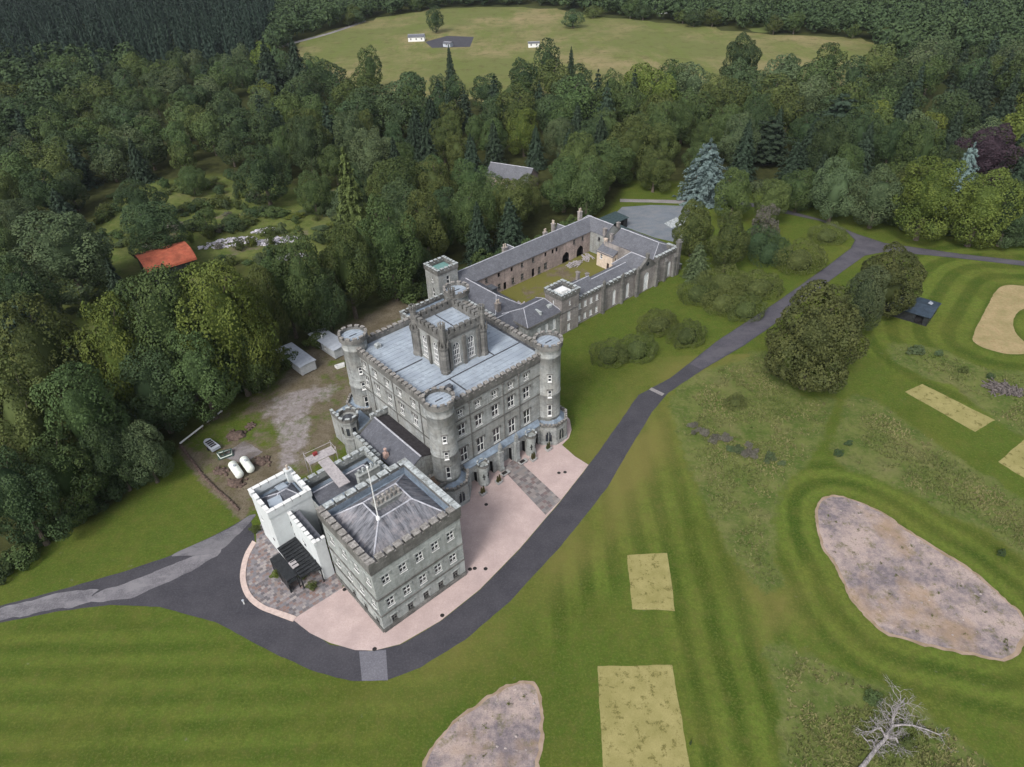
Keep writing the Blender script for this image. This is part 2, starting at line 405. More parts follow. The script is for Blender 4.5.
x0, x1, y0, y1, st = -215., 250., 22., 345., .8
xs = np.arange(x0, x1+.1, st); ys = np.arange(y0, y1+.1, st); X, Y = np.meshgrid(xs, ys); nx, ny = len(xs), len(ys)
nz = fbm(X, Y, 9.)-.5; nf = fbm(X+200, Y-90, 3.)-.5
rough = np.zeros_like(X); stripe = np.zeros_like(X); dry = np.zeros_like(X); dirt = np.zeros_like(X); grav = np.zeros_like(X); wood = np.zeros_like(X)
for P in ROUGH: rough = np.maximum(rough, sm(sdf(X, Y, P)+nf*1.5+nz*2, 1.1))
clr = sm(sdf(X, Y, CLEAR)+nz*8, 3)
fd = sdf(X, Y, FOREST)
wood = sm(fd+nz*4, 1.6)*(1-clr)
rough = np.maximum(rough, clr)
def per(t_, p): return np.sin(2*np.pi*t_/p)
d1 = g(300, 690)-g(0, 692); d1 /= np.linalg.norm(d1); n1 = np.array([-d1[1], d1[0]])
s1 = sm(sdf(X, Y, STR1), 1.)
stripe += s1*np.clip(per(X*n1[0]+Y*n1[1]+nz*1.1, 3.9)*2.2, -1, 1)*(.55+.7*nz)
d2 = g(765, 740)-g(690, 470); d2 /= np.linalg.norm(d2); n2 = np.array([-d2[1], d2[0]])
s2 = sm(sdf(X, Y, STR2), 2.)
stripe += s2*np.clip(per(X*n2[0]+Y*n2[1]+nz*1.3, 4.6)*3, -1, 1)*(.9+.9*nz)
for P, rr_ in ((BUNK_A, 9.5), (RING, 26.)):
    d_ = sdf(X, Y, P)
    a_ = sm(d_-rr_, 1.2)*(d_ > 0)*(1-rough)
    stripe = stripe*(1-a_)+a_*np.clip(per(d_+nz*.5-.6, 4.4 if rr_ < 20 else 6.)*3.5, -1, 1)
d_ = sdf(X, Y, BUNK_B); a_ = sm(d_-6, 2)*(d_ > 0); stripe = stripe*(1-a_)-a_*.4
# worn and yellowing turf along the road edge and between the patches
rdd = np.abs(sdf(X, Y, ROAD))
dry += np.clip(1.25-rdd/6.5, 0, 1)*(X > -25)*(Y < 130)*(.55+1.3*nz)
dry += sm(sdf(X, Y, world([(560,560),(640,440),(672,400),(690,470),(640,545)])), 4)*(.4+nz)
dry += rough*np.clip(.1+1.2*nz, 0, 1)*(1-clr)
dry += sm(sdf(X, Y, world([(735,570),(800,590),(800,650),(765,655)])), 3)*(.5+1.5*nf)
yd = sm(sdf(X, Y, YARD)+nz*3, 1.2)
dirt += yd*np.clip(.62+2.0*nz+1.2*nf, 0, 1)
wallband = sm(sdf(X, Y, world([(300,345),(345,322),(400,292),(440,275),(430,300),(370,335),(320,372),(285,385)])), 2.5)
dirt += wallband*.8
GRAV = catmull(world([(262,408),(300,388),(335,385),(330,398),(312,410),(310,440),(292,470),(276,470),(280,440),(275,425)]), 4)
grav += sm(sdf(X, Y, GRAV)+nf*2.5+nz*2, 1.6)*.9
TANKP = catmull(world([(205,462),(222,448),(240,440),(262,452),(268,475),(250,488),(225,485)]), 4)
tk = sm(sdf(X, Y, TANKP)+nf*3, 1.); dirt += tk*.7; dry -= tk
TRK = catmull(world([(178,446),(184,446),(206,476),(224,492),(246,512),(240,520),(226,504),(203,484)]), 3)
dirt += sm(sdf(X, Y, TRK)+nf*1., .7)*.9
# clearing: patches of bare ground, bright grass
dirt += clr*np.clip((fbm(X+500, Y, 14)-.68)*6, 0, .6); wood = np.maximum(wood, clr*np.clip((fbm(X-300, Y, 11)-.58)*4, 0, .35))
COURT = np.array([W2(a_, b_) for a_, b_ in ((69,50),(70,67),(115,67),(117,50),(104,44),(70,44))])
ct = sm(sdf(X, Y, COURT), .5); dirt += ct*np.clip(.1+3.2*nz+1.5*nf, 0, .9); dry += ct*.9
dirt = np.clip(dirt, 0, 1); dry = np.clip(dry, 0, 1)
me = bpy.data.meshes.new('lawn')
co_ = np.stack([X.ravel(), Y.ravel(), np.zeros(X.size)], 1)
idx = np.arange(nx*ny).reshape(ny, nx)
F = np.stack([idx[:-1, :-1].ravel(), idx[:-1, 1:].ravel(), idx[1:, 1:].ravel(), idx[1:, :-1].ravel()], 1)
me.vertices.add(len(co_)); me.vertices.foreach_set('co', co_.ravel())
me.loops.add(F.size); me.loops.foreach_set('vertex_index', F.ravel().astype(np.int32))
me.polygons.add(len(F)); me.polygons.foreach_set('loop_start', np.arange(0, F.size, 4, dtype=np.int32)); me.polygons.foreach_set('loop_total', np.full(len(F), 4, np.int32))
me.update()
for nm, a_ in (('ma', (rough, stripe*.5+.5, dry)), ('mb', (dirt, grav, wood))):
    at = me.color_attributes.new(nm, 'FLOAT_COLOR', 'POINT')
    at.data.foreach_set('color', np.stack([q.ravel() for q in a_]+[np.ones(X.size)], 1).astype(np.float32).ravel())
t = NT('turf'); v = t.world()
def attr(nm):
    a_ = t.n('ShaderNodeAttribute'); a_.attribute_name = nm; s_ = t.n('ShaderNodeSeparateColor'); t.l(a_.outputs['Color'], s_.inputs[0]); return s_.outputs
A1, A2 = attr('ma'), attr('mb')
c = t.mix(A1[1], (.037, .069, .0095), (.09, .128, .022))                               # mown one way / the other
c = t.mix(t.math('MULTIPLY', t.noise(v, .07, 6, .75, .45, .66), .5), c, (.115, .115, .026))
c = t.mix(t.math('MULTIPLY', t.noise(v, .045, 5, .65, .5, .68), .6), c, (.038, .06, .008))
c = t.mix(t.math('MULTIPLY', t.noise(v, .9, 6, .9, .44, .6), .6), c, (.036, .054, .009))
c = t.mix(t.math('MULTIPLY', t.noise(v, 2.6, 4, .8, .5, .62), .5), c, (.125, .135, .035))
c = t.mix(t.math('MULTIPLY', t.noise(v, .45, 5, .8, .5, .66), .35), c, (.125, .12, .035))
c = t.mix(t.math('MULTIPLY', A1[2], .75), c, (.145, .128, .042))
rg = t.mix(t.noise(v, .22, 6, .7, .38, .62), (.058, .09, .02), (.112, .13, .04))
rg = t.mix(t.math('MULTIPLY', t.noise(v, 1.3, 5, .8, .5, .66), .6), rg, (.16, .14, .075))
rg = t.mix(t.math('MULTIPLY', t.noise(v, .06, 4, .6, .56, .68), .4), rg, (.175, .145, .08))
rg = t.mix(t.math('MULTIPLY', t.noise(v, .5, 5, .8, .52, .64), .6), rg, (.045, .055, .018))
def edge(m_, sc_, k=3.2, bias=.42): return t.math('MULTIPLY', t.math('ADD', m_, t.math('SUBTRACT', t.math('MULTIPLY', t.noise(v, sc_, 6, .75, .3, .7), .84), .42+bias)), k, True)
c = t.mix(t.math('MULTIPLY', edge(A1[0], .5, 2.2, .3), .92), c, rg)
dm = t.mix(t.noise(v, .35, 5, .7), (.1, .078, .06), (.17, .14, .115))
dm = t.mix(t.noise(v, 2.5, 4, .7, .5, .7), dm, (.06, .045, .035))
c = t.mix(t.math('MULTIPLY', edge(A2[0], .6, 2.2, .3), .85), c, dm)
gm = t.mix(t.noise(v, .6, 6, .75), (.17, .15, .15), (.3, .28, .29))
gm = t.mix(t.math('MULTIPLY', t.noise(v, 1.4, 5, .8, .48, .62), .6), gm, (.12, .1, .085))
c = t.mix(t.math('MULTIPLY', edge(A2[1], .3, 1.7, .34), .9), c, gm)
wd = t.mix(t.noise(v, .3, 5, .7), (.022, .026, .01), (.05, .055, .02))
c = t.mix(A2[2], c, wd)
t.b.inputs['Roughness'].default_value = 1; t.b.inputs['Specular IOR Level'].default_value = .05
t.bump(t.noise(v, 3.5, 5, .75, 0, 1), .5, .15)
me.materials.append(t.col(c))
o = bpy.data.objects.new('lawn', me); C.objects.link(o); o['kind'] = 'structure'

# wide ground to the horizon (woodland floor and rough pasture)
t = NT('far ground'); v = t.world()
c = t.mix(t.noise(v, .02, 5, .6), (.03, .038, .014), (.055, .062, .022)); t.b.inputs['Roughness'].default_value = 1
t.b.inputs['Specular IOR Level'].default_value = .05
sheet('ground', [(-5000, -2500), (5000, -2500), (5000, 7500), (-5000, 7500)], -.03, t.col(c))

# the far meadow beyond the wood
t = NT('meadow'); v = t.world()
c = t.mix(t.noise(v, .013, 6, .65, .45, .66), (.115, .128, .045), (.225, .185, .1))
c = t.mix(t.math('MULTIPLY', t.noise(t.world((1, .25, 1)), .05, 6, .8, .48, .62), .8), c, (.105, .13, .036))
c = t.mix(t.math('MULTIPLY', t.noise(v, .12, 5, .85, .5, .64), .7), c, (.085, .08, .032))
t.b.inputs['Roughness'].default_value = 1; t.b.inputs['Specular IOR Level'].default_value = .05
MEADOW = world([(300,41),(330,31),(362,22),(400,15),(440,9),(520,7),(560,10),(600,17),(650,21),(700,26),(740,31),(790,36),(870,41),(885,62),(860,86),(690,92),(560,100),(420,100),(330,88),(296,60)])
sheet('meadow', catmull(MEADOW, 4), .05, t.col(c), 9, 8)
t = NT('bright pasture'); v = t.world()
mp_ = t.col(t.mix(t.noise(v, .03, 5), (.085, .12, .03), (.12, .14, .04))); t.b.inputs['Roughness'].default_value = 1
sheet('pasture', catmull(world([(722,6),(760,-2),(800,2),(782,22),(770,32),(748,30),(735,18)]), 4), .06, mp_, 2, 8)
sheet('pasture', catmull(world([(572,2),(590,-3),(612,-1),(606,10),(590,11)]), 4), .06, mp_, 2, 8)
def asphalt(name, a, b, cpatch=None, crack=.3):
    t = NT(name); v = t.world()
    c = t.mix(t.noise(v, .25, 5, .65), a, b)
    c = t.mix(t.math('MULTIPLY', t.noise(v, 3.5, 5, .8, .47, .64), .5), c, tuple(x*1.6 for x in b))
    if cpatch: c = t.mix(t.math('MULTIPLY', t.noise(t.world((.6, 1, 1)), .33, 6, .7, .46, .6), .85), c, cpatch)
    t.b.inputs['Roughness'].default_value = .85
    return t.col(c)
M['asphalt'] = asphalt('asphalt', (.034, .034, .042), (.05, .049, .058))
M['asphalt_old'] = asphalt('worn asphalt', (.09, .088, .1), (.14, .135, .15), (.19, .185, .2))
M['asphalt_mid'] = asphalt('patched asphalt', (.1, .1, .12), (.125, .125, .145))
M['car_park'] = asphalt('car park chippings', (.1, .118, .138), (.135, .152, .176), (.165, .175, .19))
M['far_track'] = asphalt('pale track', (.15, .14, .145), (.22, .21, .21))
sheet('track', catmull(world([(262,51),(300,40.3),(330,32.4),(362,21.5),(363,22.8),(330,34.2),(300,42.2),(260,53.5)]), 3), .1, M['far_track'])
sheet('hardstanding', world([(425,42),(447,36),(474,37),(470,47),(432,48)]), .1, M['asphalt'])
sheet('road', ROAD, .02, M['asphalt'], .12, .7)
# older surfaces over the new road
sheet('old_road', catmull(world([(-60,628),(0,621),(40,612),(90,603),(92,596),(96,590),(60,593),(0,608),(-60,617)]), 4), .028, M['asphalt_old'], .5, .6)
sheet('old_road', catmull(world([(90,602),(125,599),(165,584),(217,556.5),(213,550),(170,565),(125,583),(100,592)]), 4), .033, M['asphalt_old'], .4, .6)
sheet('old_road', catmull(world([(218,552),(240,532),(256,516),(249,516),(232,527),(214,536),(175,554),(180,556)]), 4), .038, asphalt('worn grey asphalt', (.075, .075, .088), (.12, .118, .13), (.16, .155, .17)), .3, .6)
sheet('road_patch', world([(359,651.5),(386,650),(388,680.5),(362,681)]), .028, M['asphalt_mid'], .04, .6)
sheet('far_road', world([(743.4,345),(786,315.5),(829.5,280.5),(864.7,255.4),(886,251.5),(925,254.7),(960,258),(1024,265.5),(1110,276.5),(1110,271.3),(1024,261.4),(960,254.2),(920,248.4),(884,243.2),(857,234.4),(825.6,221),(790.5,211.6),(760,204.6),(720,199.6),(722,202.6),(760,207.6),(790.5,214.3),(820,220.6),(847.5,231.6),(856,240),(851.5,248.5),(825.6,268),(778.8,301.2),(716.3,342),(690,364),(702,369.5)]), .028, asphalt('mauve asphalt', (.046, .045, .056), (.07, .067, .082), (.085, .082, .096)), .05, 1.5)
sheet('road_joint', world([(651.5,387.6),(664.5,393.8),(662,396),(649,389.6)]), .034, M['far_track'])
# yard car park behind the ranges
sheet('car_park', world([(622,207),(650,205),(690,206),(690,245),(655,238),(622,226),(612,216)]), .02, M['car_park'], .2, 2)
sheet('track', world([(620,202),(650,202.5),(690,204),(720,201),(720,198.5),(690,200.5),(650,199.6),(620,199)]), .03, M['far_track'], .2, 2)
sheet('paving_patch', world([(664,223.5),(676,217.5),(685,221),(684,225),(671,228)]), .03, M['coping'])

# pink gravel forecourt, flagstones, kerb
t = NT('pink gravel'); v = t.world()
c = t.mix(t.noise(v, .3, 5, .65), (.36, .285, .275), (.45, .36, .345))
c = t.mix(t.math('MULTIPLY', t.noise(v, 3.5, 5, .85, .44, .62), .45), c, (.29, .22, .21))
c = t.mix(t.math('MULTIPLY', t.noise(v, .35, 6, .8, .5, .68), .45), c, (.3, .24, .235))
t.bump(t.noise(v, 14, 3, .8, 0, 1), .4, .04); t.b.inputs['Roughness'].default_value = .95
M['pink'] = t.col(c)
PINK = world([(342.6,588),(292.6,619.5),(310,633),(330,643),(355,650.2),(374,650.6),(400,644.3),(440,621.3),(480,589.3),(520,548.3),(560.2,501.3),(588.6,464.9),(575,456.5),(562,445),(569,438),(571.5,430),(570,420),(560,408),(500,400),(440,440),(380,540)])
sheet('forecourt', PINK, .03, M['pink'], .03, 1.)
def flags(name, pal, sc_):
    t = NT(name); v = t.coord('Object')
    vo = t.n('ShaderNodeTexBrick'); mp = t.n('ShaderNodeMapping'); mp.inputs['Rotation'].default_value = (0, 0, -AL)
    ge = t.n('ShaderNodeNewGeometry'); t.l(ge.outputs['Position'], mp.inputs[0]); t.l(mp.outputs[0], vo.inputs['Vector'])
    vo.inputs['Scale'].default_value = 1; vo.inputs['Brick Width'].default_value = sc_*1.1; vo.inputs['Row Height'].default_value = sc_
    vo.inputs['Mortar Size'].default_value = .03; vo.offset = .37
    vo.inputs['Color1'].default_value = (0, 0, 0, 1); vo.inputs['Color2'].default_value = (1, 1, 1, 1); vo.inputs['Mortar'].default_value = (.3, .3, .3, 1)
    rp = t.n('ShaderNodeValToRGB'); t.l(vo.outputs['Color'], rp.inputs[0]); cr = rp.color_ramp; cr.interpolation = 'CONSTANT'
    while len(cr.elements) < len(pal): cr.elements.new(.5)
    for i, p in enumerate(pal): cr.elements[i].position = i/len(pal); cr.elements[i].color = (*p, 1)
    c = t.mix(t.math('MULTIPLY', t.noise(t.world(), 1.2, 5, .7), .35), rp.outputs[0], (.13, .115, .115))
    t.b.inputs['Roughness'].default_value = .8
    return t.col(c)
pal = [(.12,.105,.11),(.22,.18,.165),(.17,.165,.18),(.27,.25,.25),(.19,.125,.11),(.15,.145,.16),(.3,.27,.26),(.19,.14,.135),(.1,.095,.105),(.23,.21,.22)]
M['flags'] = flags('mixed flagstones', pal, .52)
ARC = catmull(world([(252.5,541),(245,554),(241,568),(240.5,582),(246,597),(258,608),(272,614),(293,622)]), 6, False)
cn = W2(-2, 15); cn = np.array(cn)
inn = np.array([p+(cn-p)/np.linalg.norm(cn-p)*.95 for p in ARC])
bnd = world([(342.6,588)])
sheet('flagstones', list(inn)+[bnd[0], np.array(W2(1, 14)), np.array(W2(-4, 31))]+list(world([(262,522),(256,532)])), .035, M['flags'])
sheet('kerb', list(ARC)+list(inn[::-1]), .0, plain('pink kerb stone', (.46, .37, .34), .9, .15, 2), kind='structure', thick=.13)
M['steps'] = flags('dark patterned flags', [(.13,.12,.125),(.2,.18,.175),(.15,.11,.11),(.17,.165,.17),(.24,.22,.215),(.12,.1,.105)], .7)
sheet('flagged_path', world([(502.3,469.1),(545.5,515),(561,500),(524.7,466.2),(516,457)]), .036, M['steps'])
# the path runs exactly to the road edge
sheet('slab', world([(221,456),(243,441),(263,451),(244,464)]), .012, asphalt('stained concrete', (.12, .11, .115), (.2, .185, .19), (.1, .085, .075)), .4, .5)
# bare bunkers and dried turf
t = NT('bare sand'); v = t.world()
c = t.mix(t.noise(v, .13, 6, .75, .43, .58), (.14, .12, .135), (.33, .265, .245))
c = t.mix(t.math('MULTIPLY', t.noise(v, 1.1, 6, .8, .46, .7), .6), c, (.36, .305, .28))
c = t.mix(t.math('MULTIPLY', t.noise(v, .4, 5, .75, .53, .66), .7), c, (.115, .105, .045))
c = t.mix(t.math('MULTIPLY', t.noise(v, 4.5, 4, .8, .5, .68), .5), c, (.1, .085, .08))
c = t.mix(t.math('MULTIPLY', t.noise(v, .09, 4, .6, .54, .66), .65), c, (.27, .19, .12))
c = t.mix(t.math('MULTIPLY', t.noise(v, .62, 5, .8, .64, .7), .7), c, (.46, .41, .38))
c = t.mix(t.math('MULTIPLY', t.noise(v, .8, 5, .85, .58, .68), .7), c, (.075, .08, .03))
t.b.inputs['Roughness'].default_value = 1; t.bump(t.noise(v, 2.2, 5, .75, 0, 1), .6, .2)
M['sand'] = t.col(c)
t = NT('bunker lip'); v = t.world(); M['lip'] = t.col(t.mix(t.noise(v, .5, 5), (.2, .15, .1), (.3, .23, .18))); t.b.inputs['Roughness'].default_value = 1
def grow(P, k):
    c_ = P.mean(0); return np.array([p+(p-c_)/np.linalg.norm(p-c_)*k for p in P])
for P in (BUNK_A, BUNK_B):
    sheet('bunker_edge', grow(P, .5), .012, M['lip'], .6, .5)
    sheet('bunker', P, .02, M['sand'], .45, .5)
t = NT('dried turf'); v = t.world()
c = t.mix(t.noise(v, .3, 5, .7), (.2, .185, .068), (.27, .243, .102))
c = t.mix(t.math('MULTIPLY', t.noise(v, .7, 5, .8, .54, .62), .85), c, (.09, .082, .022))
c = t.mix(t.math('MULTIPLY', t.noise(v, 6, 4, .8, .45, .65), .35), c, (.14, .12, .045))
t.b.inputs['Roughness'].default_value = 1
M['dry'] = t.col(c)
for P in DRY: sheet('dry_turf', P, .02, M['dry'], .16, .35)
t = NT('straw turf'); v = t.world()
c = t.mix(t.noise(v, .3, 5, .7), (.2, .175, .08), (.3, .235, .13))
c = t.mix(t.math('MULTIPLY', t.noise(v, 1.6, 4, .75, .52, .64), .6), c, (.2, .12, .06)); t.b.inputs['Roughness'].default_value = 1
sheet('dry_turf', RING, .02, t.col(c), .25, .8)

# the air: one closed box of thin even haze round everything
mb = MB(); mb.box(-5100, 5100, -2600, 7600, -1.2, 97)
hz = bpy.data.materials.new('haze'); hz.use_nodes = True; hz.node_tree.nodes.clear()
ho = hz.node_tree.nodes.new('ShaderNodeOutputMaterial'); hv = hz.node_tree.nodes.new('ShaderNodeVolumePrincipled')
hv.inputs['Color'].default_value = (.8, .87, 1, 1); hv.inputs['Density'].default_value = .000045; hv.inputs['Anisotropy'].default_value = .2
hz.node_tree.links.new(hv.outputs[0], ho.inputs['Volume'])
o = mb.build('haze', hz); o['kind'] = 'stuff'

# ------------------------------------------------------------------ buildings
class Bld:
    """a building: an Empty at its corner; parts are given in castle metres (a along the front, b towards the back)"""
    def __init__(s, name, label, cat, a0, b0, group=None, rz=AL, org=None):
        if org is None: x, y = W2(a0, b0)
        else: x, y = org
        s.o = empty(name, (x, y, 0), rz, label, cat, group); s.off = (a0, b0, 0)
    def part(s, mb, name, mats, parent=None):
        o = mb.build(name, mats, parent or s.o, s.off if parent is None else s.off)
        return o
WM = {}
def win_mesh(w, h, kind):
    """frame mesh and pane mesh; kind: sash, cross, point (arched head), slit, blind..."""
    key = (w, h, kind)
    if key in WM: return WM[key]
    f, p = MB(), MB(); fr = .085; y0, y1 = .12, .24
    pt = kind.startswith('point'); hh = h-(w*.55 if pt else 0)
    f.box(-w/2, -w/2+fr, y0, y1, 0, hh); f.box(w/2-fr, w/2, y0, y1, 0, hh)
    f.box(-w/2+fr, w/2-fr, y0, y1, 0, fr)
    if pt:
        for s_ in (-1, 1):
            pr_ = [(s_*w/2, hh), (s_*w*.40, hh+w*.27), (0, h), (0, h-fr*1.5), (s_*(w*.40-fr), hh+w*.2), (s_*(w/2-fr), hh)]
            if s_ < 0: pr_ = pr_[::-1]
            n = len(pr_); i = len(f.v)
            f.v += [(x, y0, z) for x, z in pr_]+[(x, y1, z) for x, z in pr_]
            f.f.append(tuple(range(i, i+n))[::-1]); f.f.append(tuple(range(i+n, i+2*n)))
            f.f += [(i+j, i+(j+1) % n, i+n+(j+1) % n, i+n+j) for j in range(n)]; f.mi += [0]*(n+2)
    else: f.box(-w/2+fr, w/2-fr, y0, y1, h-fr, h)
    if w > .9: f.box(-.05, .05, y0, y1-.02, fr, h-fr*1.2)
    if h > 1.2: f.box(-w/2+fr, w/2-fr, y0-.02, y1-.02, hh*.5-.06, hh*.5+.06)
    if kind.endswith('tall'):
        f.box(-w/2+fr, w/2-fr, y0, y1-.02, hh*.8-.05, hh*.8+.05); f.box(-w/2+fr, w/2-fr, y0, y1-.02, hh*.25-.04, hh*.25+.04)
        for s_ in (-1, 1): f.box(s_*w*.27-.04, s_*w*.27+.04, y0+.01, y1-.03, fr, hh)
    f.box(-w/2-.06, w/2+.06, -.09, y0, -.12, 0.0)            # sill, standing proud
    p.poly([(-w/2, .2, 0), (w/2, .2, 0), (w/2, .2, h if not pt else hh), (-w/2, .2, h if not pt else hh)])
    if pt: p.poly([(-w/2, .2, hh), (w/2, .2, hh), (w*.4, .2, hh+w*.27), (0, .2, h), (-w*.4, .2, hh+w*.27)])
    WM[key] = (f.mesh('window frame', M['stone_dark'] if kind in ('dark', 'low') else M['white_paint']), p.mesh('pane', M['blind'] if 'blind' in kind else M['glass']), f, p)
    return WM[key]
def put_win(B, parent, a, b, z, ang, w, h, kind, sub=False):
    fm, pm, f, p = win_mesh(w, h, kind)
    loc = (a-B.off[0], b-B.off[1], z)
    if kind in ('void', 'door'): pass
    if sub:
        key = ('m', w, h, kind)
        if key not in WM:
            mb = MB(); mb.v = f.v+p.v; mb.f = f.f+[tuple(i+len(f.v) for i in q) for q in p.f]; mb.mi = f.mi+[1]*len(p.f)
            WM[key] = mb.mesh('window', [M['white_paint'], M['blind'] if 'blind' in kind else M['glass']])
        return inst('window', WM[key], parent, loc, ang)
    o = inst('window', fm, parent, loc, ang); inst('pane', pm, o)
    return o
def wall(B, mb, p, q, z0, z1, wins=(), reveal=.22, mi=0, parent=None):
    """a wall face from p to q (outside on the right) with real openings; wins: (u, sill, w, h, kind)"""
    p = np.array(p, float); q = np.array(q, float); Ln = np.linalg.norm(q-p); d = (q-p)/Ln; n = np.array([-d[1], d[0]])
    P = lambda u, z, k=0.: (*(p+d*u+n*k), z)
    us = sorted({0., Ln, *[x for w_ in wins for x in (w_[0]-w_[2]/2, w_[0]+w_[2]/2)]}); zs = sorted({z0, z1, *[x for w_ in wins for x in (w_[1], w_[1]+w_[3])]})
    for i in range(len(us)-1):
        um = (us[i]+us[i+1])/2; run = None
        for j in range(len(zs)-1):
            zm = (zs[j]+zs[j+1])/2
            if any(abs(um-w_[0]) < w_[2]/2 and w_[1] < zm < w_[1]+w_[3] for w_ in wins): continue
            mb.poly([P(us[i], zs[j]), P(us[i+1], zs[j]), P(us[i+1], zs[j+1]), P(us[i], zs[j+1])], mi)
    ang = math.atan2(d[1], d[0])
    for u, s, w_, h, kind in wins:
        l, r, t_ = u-w_/2, u+w_/2, s+h; e = reveal
        hh = h
        if kind.startswith('point') or kind == 'arch':
            hh = h-w_*.55
            k_ = s+hh
            mb.poly([P(l, k_), P(l+w_*.1, k_+w_*.27), P(u, t_), P(l, t_)], mi); mb.poly([P(r, k_), P(r, t_), P(u, t_), P(r-w_*.1, k_+w_*.27)], mi)
            mb.poly([P(l, k_), P(l, k_, e), P(l+w_*.1, k_+w_*.27, e), P(l+w_*.1, k_+w_*.27)], mi); mb.poly([P(l+w_*.1, k_+w_*.27), P(l+w_*.1, k_+w_*.27, e), P(u, t_, e), P(u, t_)], mi)
            mb.poly([P(r, k_), P(r-w_*.1, k_+w_*.27), P(r-w_*.1, k_+w_*.27, e), P(r, k_, e)], mi); mb.poly([P(r-w_*.1, k_+w_*.27), P(u, t_), P(u, t_, e), P(r-w_*.1, k_+w_*.27, e)], mi)
        else: mb.poly([P(l, t_), P(l, t_, e), P(r, t_, e), P(r, t_)], mi)
        mb.poly([P(l, s), P(l, s, e), P(l, s+hh, e), P(l, s+hh)], mi); mb.poly([P(r, s), P(r, s+hh), P(r, s+hh, e), P(r, s, e)], mi)
        mb.poly([P(l, s), P(r, s), P(r, s, e), P(l, s, e)], mi)
        x, y = p+d*u
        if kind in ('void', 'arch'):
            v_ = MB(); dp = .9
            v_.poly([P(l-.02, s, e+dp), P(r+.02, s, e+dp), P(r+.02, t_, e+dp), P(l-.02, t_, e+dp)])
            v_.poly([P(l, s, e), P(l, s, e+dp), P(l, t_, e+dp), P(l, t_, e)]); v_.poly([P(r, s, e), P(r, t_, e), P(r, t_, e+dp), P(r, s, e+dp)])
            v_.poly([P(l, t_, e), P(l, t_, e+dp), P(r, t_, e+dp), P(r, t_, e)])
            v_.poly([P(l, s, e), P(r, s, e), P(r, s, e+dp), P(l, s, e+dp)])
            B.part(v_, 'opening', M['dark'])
        elif kind == 'door':
            v_ = MB(); v_.poly([P(l, s, e), P(r, s, e), P(r, t_, e), P(l, t_, e)]); B.part(v_, 'door', M['door'])
        else:
            o = put_win(B, parent or B.o, x, y, s, ang, w_, h, kind)
            hm = getattr(B, 'hood', None)
            if hm and h > 1.4:
                if ('hood', w_, h, hm) not in WM:
                    q_ = MB(); q_.box(-w_/2-.28, w_/2+.28, -.12, .1, h+.06, h+.22)
                    for s_ in (-1, 1): q_.box(*sorted((s_*(w_/2+.28), s_*(w_/2+.14))), -.121, .099, h-.4, h+.061)
                    WM[('hood', w_, h, hm)] = q_.mesh('hood mould', M[hm])
                inst('hood_mould', WM[('hood', w_, h, hm)], o)
def box_walls(B, name, mat, a0, a1, b0, b1, z1, front=(), right=(), back=(), left=(), z0=-.1, top=True, pent=False):
    """four walls of a rectangular block; windows measured from the left end of each wall seen from outside"""
    mb = MB()
    wall(B, mb, (a0, b0), (a1, b0), z0, z1, front); wall(B, mb, (a1, b0), (a1, b1), z0, z1, right)
    wall(B, mb, (a1, b1), (a0, b1), z0, z1, back); wall(B, mb, (a0, b1), (a0, b0), z0, z1, left)
    if top: mb.poly([(a0, b0, z1-.01), (a1, b0, z1-.01), (a1, b1, z1-.01), (a0, b1, z1-.01)])
    return B.part(mb, name, mat)
def crenel(mb, p, q, z, base, mh, mw, gap, th=.5, out=.18, cap=.1, mi=0, ci=1, ends=True):
    """parapet along p-q (outside on the right): a low wall, merlons and their copings"""
    p = np.array(p, float); q = np.array(q, float); Ln = np.linalg.norm(q-p); d = (q-p)/Ln
    mb.obox(p-d*out, q+d*out, -out, th, z, z+base, mi)
    n = max(1, int(round((Ln+2*out-mw)/(mw+gap)))); step = (Ln+2*out-mw)/n
    for i in range(n+1):
        u = -out+i*step; a = p+d*u; b = p+d*(u+mw)
        mb.obox(a+d*.002, b-d*.002, -out+.003, th-.003, z+base, z+base+mh, mi)
        mb.obox(a-d*.05, b+d*.05, -out-.05, th+.05, z+base+mh, z+base+mh+cap, ci)
        if i < n: mb.obox(b+d*.055, a+d*(step-.055), -out+.01, th-.01, z+base, z+base+cap*.6, ci)
def parapet(B, pts, z, base, mh, mw, gap, mats, th=.5, out=.18, closed=True, corbel=.35, parent=None, cap=.1, name='battlement'):
    mb = MB(); n = len(pts)
    for i in range(n if closed else n-1):
        p, q = np.array(pts[i], float), np.array(pts[(i+1) % n], float)
        d = (q-p)/np.linalg.norm(q-p); e = d*(out+th+.004)
        crenel(mb, p, q-(e if closed or i < n-2 else 0), z, base, mh, mw, gap, th, out, cap)
        if corbel: mb.obox(p-d*(out*.5), q+d*(out*.5)-e*0, -out*.55, 0.05, z-corbel, z-.003, 0)
    return B.part(mb, name, mats, parent)
def ring_parapet(mb, cx, cy, r, z, base, mh, n, th=.45, mi=0, ci=1, segs=36):
    """round battlement"""
    def arc(a0, a1, k, z0, z1, ro, ri, m_):
        pts = [(cx+ro*math.cos(a0+(a1-a0)*j/k), cy+ro*math.sin(a0+(a1-a0)*j/k)) for j in range(k+1)]
        pts += [(cx+ri*math.cos(a1+(a0-a1)*j/k), cy+ri*math.sin(a1+(a0-a1)*j/k)) for j in range(k+1)]
        mb.prism(pts, z0, z1, m_)
    for j in range(segs): arc(2*math.pi*j/segs, 2*math.pi*(j+1)/segs, 1, z, z+base, r, r-th, mi)
    for j in range(n):
        a0 = 2*math.pi*j/n; a1 = a0+2*math.pi/n*.6
        arc(a0, a1, 3, z+base+.001, z+base+mh, r-.004, r-th+.004, mi); arc(a0-.01, a1+.01, 3, z+base+mh, z+base+mh+.1, r+.04, r-th-.04, ci)
